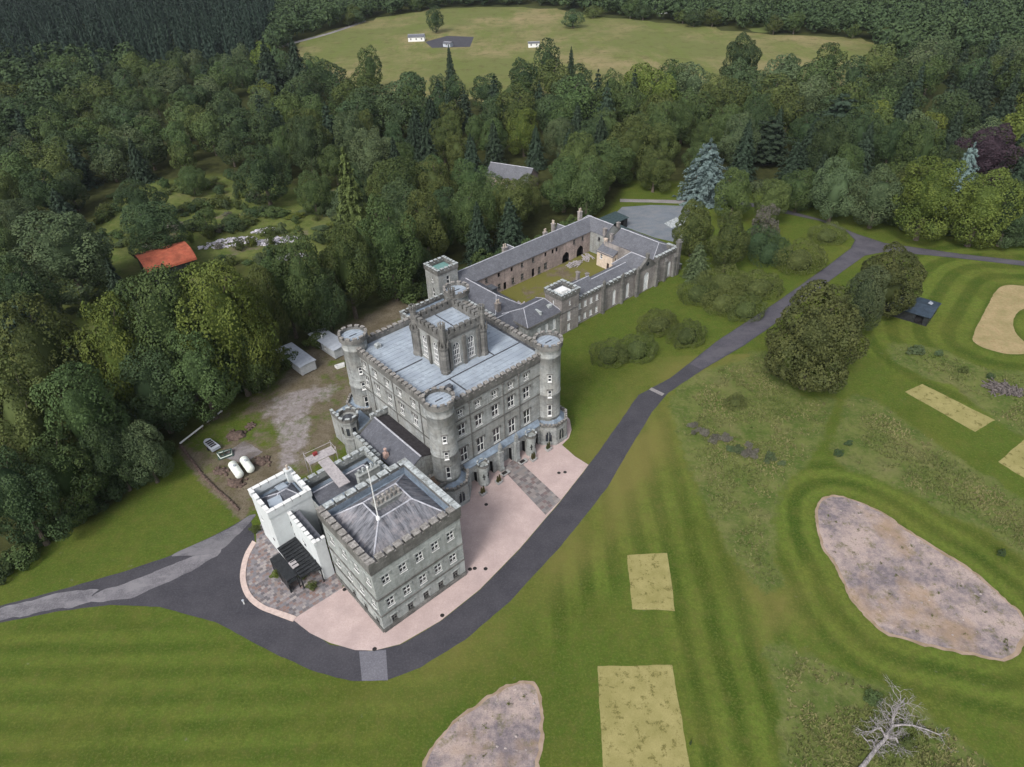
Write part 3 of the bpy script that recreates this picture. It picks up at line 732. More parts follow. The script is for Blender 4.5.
def round_tower(B, a, b, r, ztop, wins=(), ann=True):
    """parts of a corner tower: shaft with corbelled battlement, lead roof, windows (angle, sill, w, h)"""
    mb = MB()
    mb.lathe(a, b, [(r+.25, -.1), (r+.25, 1.0), (r, 1.15), (r, 5.6), (r+.1, 5.7), (r+.1, 5.95), (r, 6.05), (r, 11.0), (r+.08, 11.08), (r+.08, 11.3), (r, 11.38), (r, ztop-2.9), (r+.06, ztop-2.85), (r+.06, ztop-2.65), (r, ztop-2.6), (r, ztop-1.5), (r+.16, ztop-1.3), (r+.36, ztop-1.0), (r+.36, ztop-.95)], 28)
    sh = B.part(mb, 'corner_tower', M['stone_main']); sh.data.polygons.foreach_set('use_smooth', [len(p.vertices) == 4 for p in sh.data.polygons])
    mb = MB(); ring_parapet(mb, a, b, r+.38, ztop-.98, .7, .4, 12); B.part(mb, 'battlement', [M['stone_dark'], M['coping_dark']], sh)
    mb = MB(); mb.lathe(a, b, [(r-.05, ztop-.94), (r-.1, ztop-.6), (.1, ztop-.5)], 24)
    for k in (-1.5, -.75, 0, .75, 1.5):
        hw = math.sqrt(max(.1, (r-.2)**2-k*k)); mb.box(a-hw, a+hw, b+k-.03, b+k+.03, ztop-.6, ztop-.47)
    mb.k = 1; mb.box(a-.75, a+.75, b-.16, b-.02, ztop-.6, ztop-.38)
    B.part(mb, 'tower_roof', [M['lead'], M['gutter']], sh)
    for ang, s, w_, h in wins:
        ca, sa = math.cos(ang), math.sin(ang); rr = r+.2
        put_win(B, sh, a+rr*ca, b+rr*sa, s, ang+math.pi/2, w_, h, 'round_win', sub=True)
        mb = MB(); x, y = a+(r-.1)*ca, b+(r-.1)*sa; d = np.array([-sa, ca])
        mb.obox(np.array([x, y])-d*(w_/2+.22), np.array([x, y])+d*(w_/2+.22), -.22, .1, s+h+.02, s+h+.2)
        B.part(mb, 'hood_mould', M['stone_dark'], sh)
    return sh
def lead_roof(B, a0, a1, b0, b1, z, name='roof', step=1.15, along='a', rise=0., gut=()):
    mb = MB(); am, bm_ = (a0+a1)/2, (b0+b1)/2
    mb.box(a0, a1, b0, b1, z-.25, z)
    if along == 'a':
        k = b0+step
        while k < b1-.2: mb.box(a0+.1, a1-.1, k-.04, k+.04, z, z+.07); k += step
    else:
        k = a0+step
        while k < a1-.2: mb.box(k-.04, k+.04, b0+.1, b1-.1, z, z+.07); k += step
    mb.k = 1
    for g0, g1, h0, h1 in gut: mb.box(g0, g1, h0, h1, z+.005, z+.085)
    return B.part(mb, name, [M['lead'], M['gutter']])
def gable_roof(B, a0, a1, b0, b1, ze, zr, along='a', hip0=0., hip1=0., mat='slate_range', over=.25, name='roof', parent=None, ridge=True):
    """pitched roof slabs; hip0/hip1: how far the ridge ends stand back from each end"""
    mb = MB(); o_ = over
    if along == 'a':
        bm_ = (b0+b1)/2; r0, r1 = (a0-(o_ if not hip0 else -hip0), bm_), (a1+(o_ if not hip1 else -hip1), bm_)
        c = [(a0-o_, b0-o_), (a1+o_, b0-o_), (a1+o_, b1+o_), (a0-o_, b1+o_)]
    else:
        am = (a0+a1)/2; r0, r1 = (am, b0-(o_ if not hip0 else -hip0)), (am, b1+(o_ if not hip1 else -hip1))
        c = [(a1+o_, b0-o_), (a1+o_, b1+o_), (a0-o_, b1+o_), (a0-o_, b0-o_)]
    E = [(x, y, ze) for x, y in c]; R0, R1 = (*r0, zr), (*r1, zr)
    mb.slab([E[0], E[1], R1, R0]); mb.slab([E[2], E[3], R0, R1])
    if hip0: mb.slab([E[3], E[0], R0])
    if hip1: mb.slab([E[1], E[2], R1])
    if ridge:
        mb.k = 1
        mb.tube(R0, R1, .14, .14, 6)
        if hip0: mb.tube(E[3], R0, .1, .1, 5); mb.tube(E[0], R0, .1, .1, 5)
        if hip1: mb.tube(E[1], R1, .1, .1, 5); mb.tube(E[2], R1, .1, .1, 5)
    return B.part(mb, name, [M[mat], M['ridge']], parent)
def gables(B, mat, a0, a1, b0, b1, ze, zr, along='a', name='gable', ends=(1, 1)):
    mb = MB()
    for k in (0, 1):
        if not ends[k]: continue
        if along == 'a': x = (a0, a1)[k]; mb.poly([(x, b0, ze-.05), (x, b1, ze-.05), (x, (b0+b1)/2, zr-.05)])
        else: y = (b0, b1)[k]; mb.poly([(a0, y, ze-.05), (a1, y, ze-.05), ((a0+a1)/2, y, zr-.05)])
    return B.part(mb, name, M[mat])
def chimney(B, a, b, z0, z1, la, lb, pots=2, mat='stone_range', parent=None, pm='buffpot', rows=1):
    mb = MB(); mb.box(a-la/2, a+la/2, b-lb/2, b+lb/2, z0, z1); mb.box(a-la/2-.12, a+la/2+.12, b-lb/2-.12, b+lb/2+.12, z1, z1+.2)
    ch = B.part(mb, 'chimney', M[mat], parent)
    if parent is None:
        for i in range(pots):
            for r_ in range(rows):
                q = MB(); x = a-la/2+la*(i+.5)/pots if la >= lb else a-la/2+la*(r_+.5)/rows; y = b-lb/2+lb*(r_+.5)/rows if la >= lb else b-lb/2+lb*(i+.5)/pots
                q.lathe(x, y, [(.2, z1+.2), (.24, z1+.3), (.17, z1+.4), (.16, z1+.95), (.22, z1+1.0), (.22, z1+1.1)], 9); B.part(q, 'chimney_pot', M[pm], ch)
    return ch
def square_tower(B, a0, a1, b0, b1, h, mat, roofmat, front=(), left=(), z0=-.1, mw=.75, gap=.5, coping='coping', roofdrop=1.2):
    w_ = box_walls(B, 'tower', M[mat], a0, a1, b0, b1, h-1.1, front=front, left=left, z0=z0, top=False)
    parapet(B, [(a0, b0), (a1, b0), (a1, b1), (a0, b1)], h-1.1, .55, .55, mw, gap, [M['stone_dark'], M[coping]], th=.45, out=.2)
    mb = MB(); mb.box(a0+.5, a1-.5, b0+.5, b1-.5, h-roofdrop-.5, h-roofdrop); B.part(mb, 'roof', M[roofmat])
    return w_

# ---- the central block: four storeys, four round towers, a lantern tower on the roof
B = Bld('castle', 'four storey grey castle block with round corner towers and a lantern tower on the roof', 'castle', 24, 15.6)
B.hood = 'stone_dark'; a0, a1, b0, b1 = 24.0, 49.2, 15.6, 43.0
cols = [28.3+3.8*i-a0 for i in range(5)]
fw = [(u, 16.3, 1.15, 1.55, 'pointtop') for u in cols]+[(u, 12.1, 1.5, 2.5, 'cross') for u in cols]+[(u, 5.95, 1.55, 3.3, 'cross') for u in cols]
lc = [b1-x for x in (39.4, 35.6, 31.6, 27.6, 23.4)]
lw = [(u, 16.3, 1.0, 1.5, 'pointtop') for u in lc]+[(u, 12.2, 1.3, 2.4, 'cross') for u in lc]
rw = [(u, 16.3, 1.0, 1.5, 'pointtop') for u in (5, 9.5, 14, 18.5, 23)]+[(u, 12.1, 1.3, 2.4, 'cross') for u in (5, 9.5, 14, 18.5, 23)]
box_walls(B, 'wall', M['stone_main'], a0, a1, b0, b1, 19.0, front=fw, left=lw, right=rw, top=False)
mb = MB()
for z, h in ((11.15, .25), (15.55, .2), (5.45, .18)):
    mb.obox((a0+2, b0), (a1-2, b0), -.1, .1, z, z+h); mb.obox((a0, b1-2), (a0, b0+2), -.1, .1, z, z+h); mb.obox((a1, b0+2), (a1, b1-2), -.1, .1, z, z+h)
B.part(mb, 'string_course', M['stone_dark'])
parapet(B, [(a0, b0), (a1, b0), (a1, b1), (a0, b1)], 18.9, .95, .5, .75, .5, [M['stone_dark'], M['coping_dark']], th=.5, out=.25)
lead_roof(B, a0+.5, a1-.5, b0+.5, b1-.5, 19.0, gut=((a0+.5, a0+1.0, b0+2, b1-2), (a1-1.0, a1-.5, b0+2, b1-2), (a0+1, a1-1, 22.35, 22.6), (a0+1, 31.5, 30.7, 30.95), (31.3, 31.55, 16.5, 22.3), (41.8, 42.05, 22.6, 42), (41.8, 48, 33.7, 33.9)))
mb = MB(); mb.box(28.7, 29.9, 19.3, 20.2, 19, 20.1); mb.box(28.9, 29.7, 19.1, 19.3, 19.1, 19.9); B.part(mb, 'roof_hatch', M['gutter'])
mb = MB(); mb.box(27.4, 28.4, 39.6, 40.6, 19, 19.7); mb.box(27.6, 28.2, 39.8, 40.4, 19.7, 19.9); B.part(mb, 'roof_light', M['coping'])
mb = MB(); mb.box(45.1, 46.3, 29, 29.9, 19, 19.35); B.part(mb, 'roof_light', M['lead'])
vis = [(-2.05, None)]
TW = lambda an: [(an, 14.6, .7, 1.45), (an, 10.9, .72, 1.6), (an, 6.5, .75, 2.6)]
round_tower(B, 24.4, 15.8, 2.35, 22.4, TW(-1.35-AL+.0))
round_tower(B, 49.2, 15.8, 2.35, 22.4, TW(-1.6-AL+.1))
round_tower(B, 24.6, 42.9, 2.35, 22.4, TW(-1.35-AL+.1))
round_tower(B, 49.2, 42.9, 2.35, 22.4, TW(-1.6-AL+.3))
for u in (30.2, 37.8, 41.6): mb = MB(); mb.tube((u, b0-.1, 5.7), (u, b0-.1, 18.4), .07, .07, 6); mb.box(u-.2, u+.2, b0-.3, b0-.02, 18.2, 18.6); B.part(mb, 'downpipe', M['stone_dark'])
for u in (21.3, 29.6, 37.6): mb = MB(); mb.tube((a0-.1, u, 6), (a0-.1, u, 18.6), .07, .07, 6); B.part(mb, 'downpipe', M['stone_dark'])
# low polygonal skirts with lead roofs at the feet of the towers
def skirt(B, a, b, r, z, n=8, w0=True):
    mb = MB(); mb.lathe(a, b, [(r+.15, -.1), (r+.15, .6), (r, .7), (r, z)], n, a0=math.pi/8)
    sk = B.part(mb, 'tower_skirt', M['stone_main'])
    mb = MB(); mb.lathe(a, b, [(r-.35, z-.15), (2.3, z+.75), (2.2, z+.8)], n, a0=math.pi/8); B.part(mb, 'skirt_roof', M['lead_dark'], sk)
    mb = MB()
    for j in range(n):
        t0, t1 = math.pi/8+2*math.pi*j/n, math.pi/8+2*math.pi*(j+1)/n
        p = np.array([a+r*math.cos(t0), b+r*math.sin(t0)]); q = np.array([a+r*math.cos(t1), b+r*math.sin(t1)]); d = (q-p)/np.linalg.norm(q-p)
        crenel(mb, p+d*.02, q-d*.34, z, .25, .35, .4, .35, th=.3, out=.04, cap=.06)
    B.part(mb, 'battlement', [M['stone_dark'], M['coping_dark']], sk)
    for j in range(n):
        t_ = math.pi/8+2*math.pi*(j+.5)/n; rr = r*math.cos(math.pi/n); ca, sa = math.cos(t_), math.sin(t_)
        mb = MB(); d = np.array([-sa, ca]); c_ = np.array([a+rr*ca, b+rr*sa])
        for (u0, u1, h) in ((-.62, .62, 2.6), (-.42, .42, 3.1), (-.2, .2, 3.4)): mb.obox(c_+d*u0, c_+d*u1, -.03-.004*h, .1, .9, h)
        B.part(mb, 'window', M['glass'], sk)
        mb = MB()
        for u in (-.68, 0, .68): mb.obox(c_+d*(u-.06), c_+d*(u+.06), -.09, .05, .8, 3.0 if u else 3.5)
        mb.obox(c_+d*-.78, c_+d*.78, -.12, .05, 3.52, 3.7); mb.obox(c_+d*-.74, c_+d*.74, -.12, .05, .68, .8)
        B.part(mb, 'window_tracery', M['stone_main'], sk)
skirt(B, 49.3, 15.6, 3.75, 4.4); skirt(B, 24.5, 15.6, 3.75, 4.4); skirt(B, 24.6, 43.1, 3.75, 6.2)
# entrance arcade: pointed arches, piers, two small round turrets, sloping lead roof
mb = MB(); e0, e1, eb = 28.0, 45.8, 14.55
ar = [(29.3-e0, .0, 1.5, 3.3, 'arch'), (33.0-e0, 0, 1.7, 3.6, 'arch'), (37.4-e0, 0, 2.5, 4.2, 'arch'), (41.2-e0, 0, 1.7, 3.6, 'arch'), (44.7-e0, 0, 1.4, 3.3, 'arch')]
wall(B, mb, (e0, eb), (e1, eb), -.1, 4.75, ar, .25)
B.part(mb, 'arcade', M['stone_main'])
mb = MB(); mb.slab([(e0-.3, eb-.12, 4.9), (e1+.3, eb-.12, 4.9), (e1+.3, b0+.02, 5.6), (e0-.3, b0+.02, 5.6)], .14); B.part(mb, 'arcade_roof', M['lead_dark'])
for x in (35.4, 39.4):
    mb = MB(); mb.box(x-.42, x+.42, eb-.75, eb-.01, -.1, 4.6); mb.box(x-.52, x+.52, eb-.85, eb-.02, 0, .7); mb.box(x-.5, x+.5, eb-.83, eb-.02, 4.6, 4.8); mb.box(x-.3, x+.3, eb-.62, eb-.1, 4.8, 6.0)
    mb.lathe(x, eb-.36, [(.3, 6.0), (.34, 6.1), (.02, 7.0)], 4, a0=math.pi/4); B.part(mb, 'pier', M['stone_main'])
for x in (30.9, 42.7):
    mb = MB(); mb.lathe(x, eb-.75, [(1.05, -.1), (1.05, .5), (.95, .6), (.95, 3.9), (1.1, 4.1), (1.1, 4.5)], 16)
    tr = B.part(mb, 'porch_turret', M['stone_west'])
    mb = MB(); ring_parapet(mb, x, eb-.75, 1.12, 4.5, .3, .35, 7, .22, segs=21); B.part(mb, 'battlement', [M['stone_dark'], M['coping']], tr)
    for an in (-2.2, -1.1):
        mb = MB(); c_ = np.array([x+.95*math.cos(an), eb-.75+.95*math.sin(an)]); d = np.array([-math.sin(an), math.cos(an)])
        mb.obox(c_-d*.1, c_+d*.1, -.02, .1, 1.6, 3.0); mb.obox(c_-d*.28, c_+d*.28, -.021, .1, 2.3, 2.5); B.part(mb, 'arrow_slit', M['dark'], tr)
# lantern tower
la0, la1, lb0, lb1, lz = 32.2, 41.0, 24.4, 33.0, 19.0
lm = MB(); B.hood = None
wl = [(2.75, 19.75, 1.45, 4.5, 'point lancet tall'), (6.05, 19.75, 1.45, 4.5, 'point lancet tall')]
wall(B, lm, (la0, lb0), (la1, lb0), lz-.1, 25.8, wl, .25); wall(B, lm, (la0, lb1), (la0, lb0), lz-.1, 25.8, [(u-.1, *r_) for u, *r_ in wl], .25)
wall(B, lm, (la1, lb0), (la1, lb1), lz-.1, 25.8, wl, .25); wall(B, lm, (la1, lb1), (la0, lb1), lz-.1, 25.8, wl, .25)
LT = B.part(lm, 'lantern_tower', M['stone_main'])
mb = MB(); P4 = [(la0, lb0), (la1, lb0), (la1, lb1), (la0, lb1)]
for i in range(4):
    p, q = np.array(P4[i]), np.array(P4[(i+1) % 4]); d = (q-p)/np.linalg.norm(q-p)
    crenel(mb, p+d*.6, q-d*.6, 25.75, .8, .75, .75, .5, th=.5, out=.22)
    mb.obox(p+d*.7, q-d*.7, -.12, .05, 25.35, 25.74)
    for u in (1.15, 4.4, 7.6): mb.obox(p+d*(u-.28), p+d*(u+.28), -.38, .05, lz, 25.0)
B.part(mb, 'battlement', [M['stone_dark'], M['stone_dark']], LT)
mb = MB(); mb.box(la0+.4, la1-.4, lb0+.4, lb1-.4, 25.2, 25.75)
k = lb0+1.3
while k < lb1-.6: mb.box(la0+.5, la1-.5, k-.04, k+.04, 25.75, 25.83); k += 1.1
mb.k = 1; mb.box(36.4, 36.6, lb0+.6, lb1-.6, 25.752, 25.84)
B.part(mb, 'lantern_roof', [M['lead'], M['gutter']], LT)
for i, (x, y) in enumerate(P4):
    mb = MB(); r_ = .82
    mb.lathe(x, y, [(r_+.1, lz-.1), (r_+.1, lz+.6), (r_, lz+.7), (r_, 24.0), (r_+.15, 24.3), (r_+.15, 24.7), (.55, 24.75), (.55, 28.0), (.66, 28.2), (.66, 28.5)], 8, a0=math.pi/8)
    for j in range(8):
        t_ = math.pi/8+2*math.pi*j/8; 
        mb.lathe(x+.85*math.cos(t_), y+.85*math.sin(t_), [(.2, 24.7), (.2, 25.35), (.03, 25.75)], 4)
        mb.lathe(x+.55*math.cos(t_), y+.55*math.sin(t_), [(.12, 28.5), (.12, 29.1), (.2, 29.15), (.17, 29.3), (.03, 29.4)], 5)
    B.part(mb, 'lantern_turret', M['stone_dark'], LT)

# ---- west pavilion
B = Bld('pavilion', 'greenish grey battlemented pavilion with a hipped slate roof and flagpole, nearest the road', 'building', 0, 0)
A1_, B1_ = 15.5, 13.9; B.hood = 'stone_west'
fr = [(u, 9.9, 1.25, 1.75, 'sash') for u in (2.0, 4.9, 7.8, 10.65, 13.5)]+[(u, 4.75, 1.25, 1.85, 'sash') for u in (2.0, 4.9, 7.8, 10.65, 13.5)]+[(u, 1.0, .95, 1.5, 'low') for u in (2.1, 5.0, 7.9, 10.75, 13.6)]
lf = [(B1_-x, 9.9, 1.25, 1.75, 'sash') for x in (1.5, 4.8, 8.2, 11.7)]+[(B1_-x, 4.75, 1.25, 1.85, 'sash') for x in (1.5, 4.8, 8.2, 11.7)]+[(B1_-x, 1.0, .95, 1.5, 'low') for x in (1.5, 4.8, 8.2)]
box_walls(B, 'wall', M['stone_west'], 0, A1_, 0, B1_, 13.7, front=fr, left=lf, right=[(u, 9.9, 1.2, 1.75, 'sash') for u in (3, 7, 11)], top=False)
mb = MB()
for z, h in ((7.45, .22), (3.75, .16), (.0, .75)):
    for p, q in (((0, 0), (A1_, 0)), ((0, B1_), (0, 0)), ((A1_, 0), (A1_, B1_))): mb.obox(p, q, -.13 if z else -.22, .1, z-.1, z+h)
B.part(mb, 'string_course', M['stone_dark'])
mb = MB(); PP_ = [(0, 0), (A1_, 0), (A1_, B1_), (0, B1_)]
for i in range(4):
    p, q = np.array(PP_[i], float), np.array(PP_[(i+1) % 4], float); d = (q-p)/np.linalg.norm(q-p)
    crenel(mb, p, q-d*.974, 13.7, 1.45, .5, 1.5 if i in (1, 2) else 1.1, .32 if i in (1, 2) else .42, .75, .22, .1, 0, 1 if i in (1, 2) else 2); mb.obox(p-d*.11, q+d*.11, -.121, .05, 13.2, 13.697, 0)
B.part(mb, 'battlement', [M['stone_dark'], M['coping'], M['coping_dark']])
mb = MB()
for (p, q) in (((0.8, .8), (A1_-.8, .8)), ((A1_-.8, .8), (A1_-.8, B1_-.8)), ((A1_-.8, B1_-.8), (.8, B1_-.8)), ((.8, B1_-.8), (.8, .8))): mb.obox(p, q, .0, .02, 13.7, 15.1)
mb.box(.75, A1_-.75, .75, B1_-.75, 13.5, 13.9)
B.part(mb, 'gutter', M['lead_dark'])
mb = MB(); oz, iz, wz = 14.0, 16.5, 15.6
O4 = [(1.15, 1.15, oz), (A1_-1.15, 1.15, oz), (A1_-1.15, B1_-1.15, oz), (1.15, B1_-1.15, oz)]
I4 = [(5.2, 5.3, iz), (11.0, 5.3, iz), (11.0, 9.6, iz), (5.2, 9.6, iz)]; Q4 = [(6.6, 6.4, wz), (9.8, 6.4, wz), (9.8, 8.5, wz), (6.6, 8.5, wz)]
for i in range(4):
    j = (i+1) % 4; mb.poly([O4[i], O4[j], I4[j], I4[i]]); mb.poly([I4[i], I4[j], Q4[j], Q4[i]])
mb.poly(Q4)
mb.k = 1
for i in range(4):
    mb.tube(O4[i], I4[i], .13, .13, 6); mb.tube(I4[i], I4[(i+1) % 4], .12, .12, 6)
rf = B.part(mb, 'roof', [M['slate_pav'], M['ridge']])
mb = MB(); mb.box(11.4, 14.4, .82, 1.12, 13.9, 14.2); B.part(mb, 'roof_boarding', M['buffpot'])
ch = chimney(B, 8.4, 8.1, 14.6, 16.3, 4.4, 1.4, 0, 'stone_main', parent=None)
mb = MB()
for i in range(6):
    for r_ in range(2): mb.lathe(6.5+i*.76, 7.75+r_*.7, [(.24, 16.5), (.26, 16.6), (.2, 16.7), (.2, 17.1), (.26, 17.15), (.26, 17.3), (.05, 17.32)], 8)
q = B.part(mb, 'chimney_pots', M['coping_dark'], ch)
mb = MB(); mb.tube((5.2, 5.4, 16.2), (5.2, 5.4, 26.5), .11, .06, 8); mb.lathe(5.2, 5.4, [(.02, 26.4), (.16, 26.5), (.16, 26.65), (.02, 26.75)], 8); mb.lathe(5.2, 5.4, [(.35, 16.2), (.35, 16.7), (.15, 17.0)], 8)
B.part(mb, 'flagpole', M['white_paint'])

# ---- white tower house, its low wing, the dark timber entrance
B = Bld('white_tower', 'square white harled tower house with white battlements beside the flagstone terrace', 'tower', -4.7, 23.3)
wa0, wa1, wb0, wb1, wz = -4.7, 2.6, 23.3, 30.2, 9.6
box_walls(B, 'wall', M['white'], wa0, wa1, wb0, wb1, wz, front=[(3.0, 5.6, .5, 1.1, 'slit'), (4.5, 5.9, .5, 1.1, 'slit')], left=[(2.0, 5.4, .5, 1.0, 'slit')], top=False)
mb = MB()
for c_, d, n in (((-1.6, wb0), (1, 0), 0), ((wa0, 25.2), (0, 1), 1)):
    p = np.array(c_); d = np.array(d); mb.obox(p-d*.28, p+d*.28, -.03, .1, 3.4, 3.95) if not n else mb.obox(p+d*.28, p-d*.28, -.03, .1, 2.8, 3.35)
B.part(mb, 'round_window', M['glass'])
parapet(B, [(wa0, wb0), (wa1, wb0), (wa1, wb1), (wa0, wb1)], wz, .9, .45, 1.25, .34, [M['white'], M['white_paint']], th=.45, out=.14, corbel=.2, cap=.08)
mb = MB(); mb.box(wa0+.4, wa1-.4, wb0+.4, wb1-.4, 8.6, 9.0); B.part(mb, 'gutter', M['lead_dark'])
gable_roof(B, -3.6, 1.7, 24.6, 29.0, 9.02, 10.35, 'a', 2.2, 1.6, 'slate', .1)
mb = MB(); mb.slab([(-3.9, 24.3, 9.6), (-1.6, 24.3, 9.6), (-1.3, 26.4, 10.3), (-3.4, 26.6, 10.3)], .2); mb.slab([(-1.0, 27.2, 10.4), (.6, 27.2, 10.4), (.6, 29.3, 9.7), (-1.0, 29.3, 9.7)], .2); B.part(mb, 'lead_flat', M['lead'])
chimney(B, 1.9, 29.3, 9, 11.6, .9, .9, 1, 'white')
B = Bld('white_wing', 'low white harled wing with stepped battlements between the white tower and the stone pavilion', 'building', -1.8, 14.6)
box_walls(B, 'wall', M['white'], -1.8, -.02, 14.6, 23.28, 7.9, front=[], left=[(8.68-5.2, 4.6, .5, .9, 'slit')], top=False)
mb = MB(); mb.obox((-1.8, 19.6), (-1.8, 19.0), -.03, .1, 4.2, 4.8); mb.obox((-1.8, 16.6), (-1.8, 16.2), -.03, .1, 2.6, 3.4); B.part(mb, 'round_window', M['glass'])
mb = MB(); crenel(mb, (-1.8, 23.1), (-1.8, 14.6), 7.9, .55, .45, .75, .4, th=.4, out=.1, cap=.07); crenel(mb, (-1.26, 14.6), (-.1, 14.6), 7.9, .55, .45, .5, .35, th=.4, out=.1, cap=.07)
B.part(mb, 'battlement', [M['white'], M['white_paint']])
mb = MB(); mb.slab([(-1.4, 15.0, 7.6), (-.06, 15.0, 7.9), (-.06, 23.2, 8.3), (-1.4, 23.2, 8.0)], .15); B.part(mb, 'roof', M['slate'])
B = Bld('entrance_porch', 'black timber covered porch with open walkway roof against the white walls', 'porch', -7.2, 14.2)
mb = MB(); mb.box(-2.35, -1.95, 14.6, 23.2, 2.75, 2.9); mb.slab([(-5.2, 15.4, 3.0), (-1.9, 14.3, 3.2), (-1.9, 23.2, 3.2), (-5.2, 23.2, 3.0)], .14)
k = 15.0
while k < 23: mb.box(-5.1, -1.95, k-.06, k+.06, 3.02, 3.3); k += .75
mb.slab([(-7.1, 16.0, 3.0), (-5.3, 16.0, 3.0), (-5.3, 22.0, 3.0), (-7.1, 22.0, 3.0)], .16); B.part(mb, 'canopy', M['black_paint'])
mb = MB()
for x, y in ((-7.0, 16.1), (-5.4, 16.1), (-7.0, 19), (-7.0, 21.9), (-5.1, 15.4), (-2.1, 14.4)): mb.box(x-.09, x+.09, y-.09, y+.09, -.05, 2.9)
mb.box(-7.02, -6.98, 16.1, 21.9, .1, 2.8)
B.part(mb, 'post', M['black_paint'])
mb = MB(); mb.box(-5.3, -4.2, 17.4, 19.0, 3.05, 3.2); B.part(mb, 'roof_light', M['boards'])

# ---- rear wing with leaded valleys, between white tower and castle
B = Bld('rear_wing', 'pale stone wing with dark valley roofs between the white tower and the castle', 'building', 2.6, 13.95)
box_walls(B, 'wall', M['stone_west'], 2.64, 15.2, 14.0, 27.2, 8.6, left=[(1.5, 5, 1, 1.6, 'sash')], back=[(u, 5, 1.1, 1.7, 'sash') for u in (2, 5, 8, 11)], top=False)
mb = MB(); crenel(mb, (15.2, 27.2), (2.7, 27.2), 8.6, .7, .6, 1.2, .45, th=.5, out=.15, cap=.12)
crenel(mb, (15.2, 20.0), (15.2, 26.5), 8.6, .7, .6, 1.0, .45, th=.45, out=.12, cap=.12)
B.part(mb, 'battlement', [M['stone_west'], M['coping']])
mb = MB(); mb.box(2.7, 15.1, 14.05, 26.7, 7.6, 7.8); B.part(mb, 'gutter', M['lead_dark'])
gable_roof(B, 3.2, 14.4, 22.2, 25.8, 7.82, 9.3, 'a', .0, 1.5, 'slate', .05)
gable_roof(B, 3.2, 14.4, 15.2, 21.0, 7.82, 9.6, 'a', 1.0, 1.6, 'slate', .05)
chimney(B, 11.9, 20.6, 7.8, 11.0, 4.0, 1.0, 5, 'stone_west', pm='coping')
mb = MB(); p0, p1 = AB(326, 462.5, 10.3), AB(344.5, 484, 10.6)
d = np.array(p1)-np.array(p0); d /= np.linalg.norm(d); n_ = np.array([-d[1], d[0]])
P = lambda u, v_, z: (*(np.array(p0)+d*u+n_*v_), z)
L_ = float(np.linalg.norm(np.array(p1)-np.array(p0)))
mb.slab([P(-1.2, -1.0, 10.2), P(L_, -1.0, 10.5), P(L_, 1.0, 10.5), P(-1.2, 1.0, 10.2)], .12)
for k in np.arange(-.8, L_, .5): mb.slab([P(k, -1.03, 10.25), P(k+.06, -1.03, 10.26), P(k+.06, 1.03, 10.26), P(k, 1.03, 10.25)], .05)
wk = B.part(mb, 'roof_walkway', M['boards'])
mb = MB(); mb.slab([P(-3.4, -2.4, 10.3), P(-1.3, -2.4, 10.3), P(-1.3, 2.6, 10.3), P(-3.4, 2.6, 10.3)], .12)
for u in (-3.4, -1.3):
    for v_ in (-2.4, 2.6): mb.tube(P(u, v_, .0), P(u, v_, 11.6), .06, .06, 6)
    mb.tube(P(u, -2.4, 11.2), P(u, 2.6, 11.2), .045, .045, 5)
for v_ in (-2.4, 2.6):
    mb.tube(P(-3.4, v_, 11.2), P(-1.3, v_, 11.2), .045, .045, 5); mb.tube(P(-3.4, v_, 5), P(-1.3, v_, 5), .045, .045, 5)
B.part(mb, 'scaffold', M['boards'])
x_, y_ = W2(*P(-3.0, -.6, 0)[:2]); mb = MB(); mb.box(-.35, .35, -.25, .25, 0, .4); mb.box(-.4, .4, -.3, .3, .4, .5)
o = mb.build('crate', M['red'], None); o.location = (x_, y_, 10.3); o.rotation_euler = (0, 0, AL); tag(o, 'small red crate standing on the scaffold platform above the rear wing', 'crate')

# ---- gabled link beside the castle, with its octagonal stair turret
B = Bld('link_wing', 'dark slate roofed link building along the left wall of the castle block', 'building', 16, 17)
box_walls(B, 'wall', M['stone_main'], 16.4, 23.96, 18.0, 33.6, 7.4, left=[(u, 4, 1.0, 1.8, 'sash') for u in (2, 5, 8)], back=[(3.5, 4, 1.1, 1.9, 'sash')], top=False)
mb = MB(); mb.slab([(16.9, 18.2, 7.5), (21.0, 18.2, 9.9), (21.0, 33.0, 9.9), (16.9, 33.0, 7.5)], .14); mb.k = 1; mb.tube((21, 18.2, 9.95), (21, 33, 9.95), .16, .16, 6)
mb.k = 2; mb.slab([(21.0, 18.2, 9.88), (23.94, 18.2, 8.9), (23.94, 33.0, 8.9), (21.0, 33.0, 9.88)], .14)
B.part(mb, 'roof', [M['slate'], M['ridge'], M['felt']])
mb = MB(); mb.poly([(16.4, 18.0, 7.4), (23.96, 18.0, 7.4), (23.96, 18.0, 8.9), (21, 18.0, 9.9)]); mb.poly([(16.4, 33.6, 7.4), (16.8, 33.6, 7.4), (21, 33.6, 9.9), (23.96, 33.6, 8.9), (23.96, 33.6, 7.4)][::-1]); B.part(mb, 'gable', M['stone_main'])
mb = MB(); crenel(mb, (16.4, 33.4), (16.4, 25), 7.4, .6, .5, .8, .45, th=.4, out=.1); crenel(mb, (23.9, 33.4), (20.4, 33.4), 9.6, .6, .5, .8, .4, th=.4, out=.1); B.part(mb, 'battlement', [M['stone_main'], M['coping']])
mb = MB(); mb.box(17.2, 18.0, 24.0, 24.8, 7, 8.9); mb.lathe(17.6, 24.4, [(.3, 8.9), (.33, 9.0), (.24, 9.1), (.22, 9.6), (.3, 9.7), (.3, 9.8)], 9); B.part(mb, 'chimney', M['terracotta'])
mb = MB(); mb.box(16.45, 23.9, 13.95, 17.95, -.1, 4.9); mb.box(17.2, 23.2, 14.6, 17.3, 4.9, 5.0, 1); B.part(mb, 'lean_to', [M['stone_main'], M['timber']])
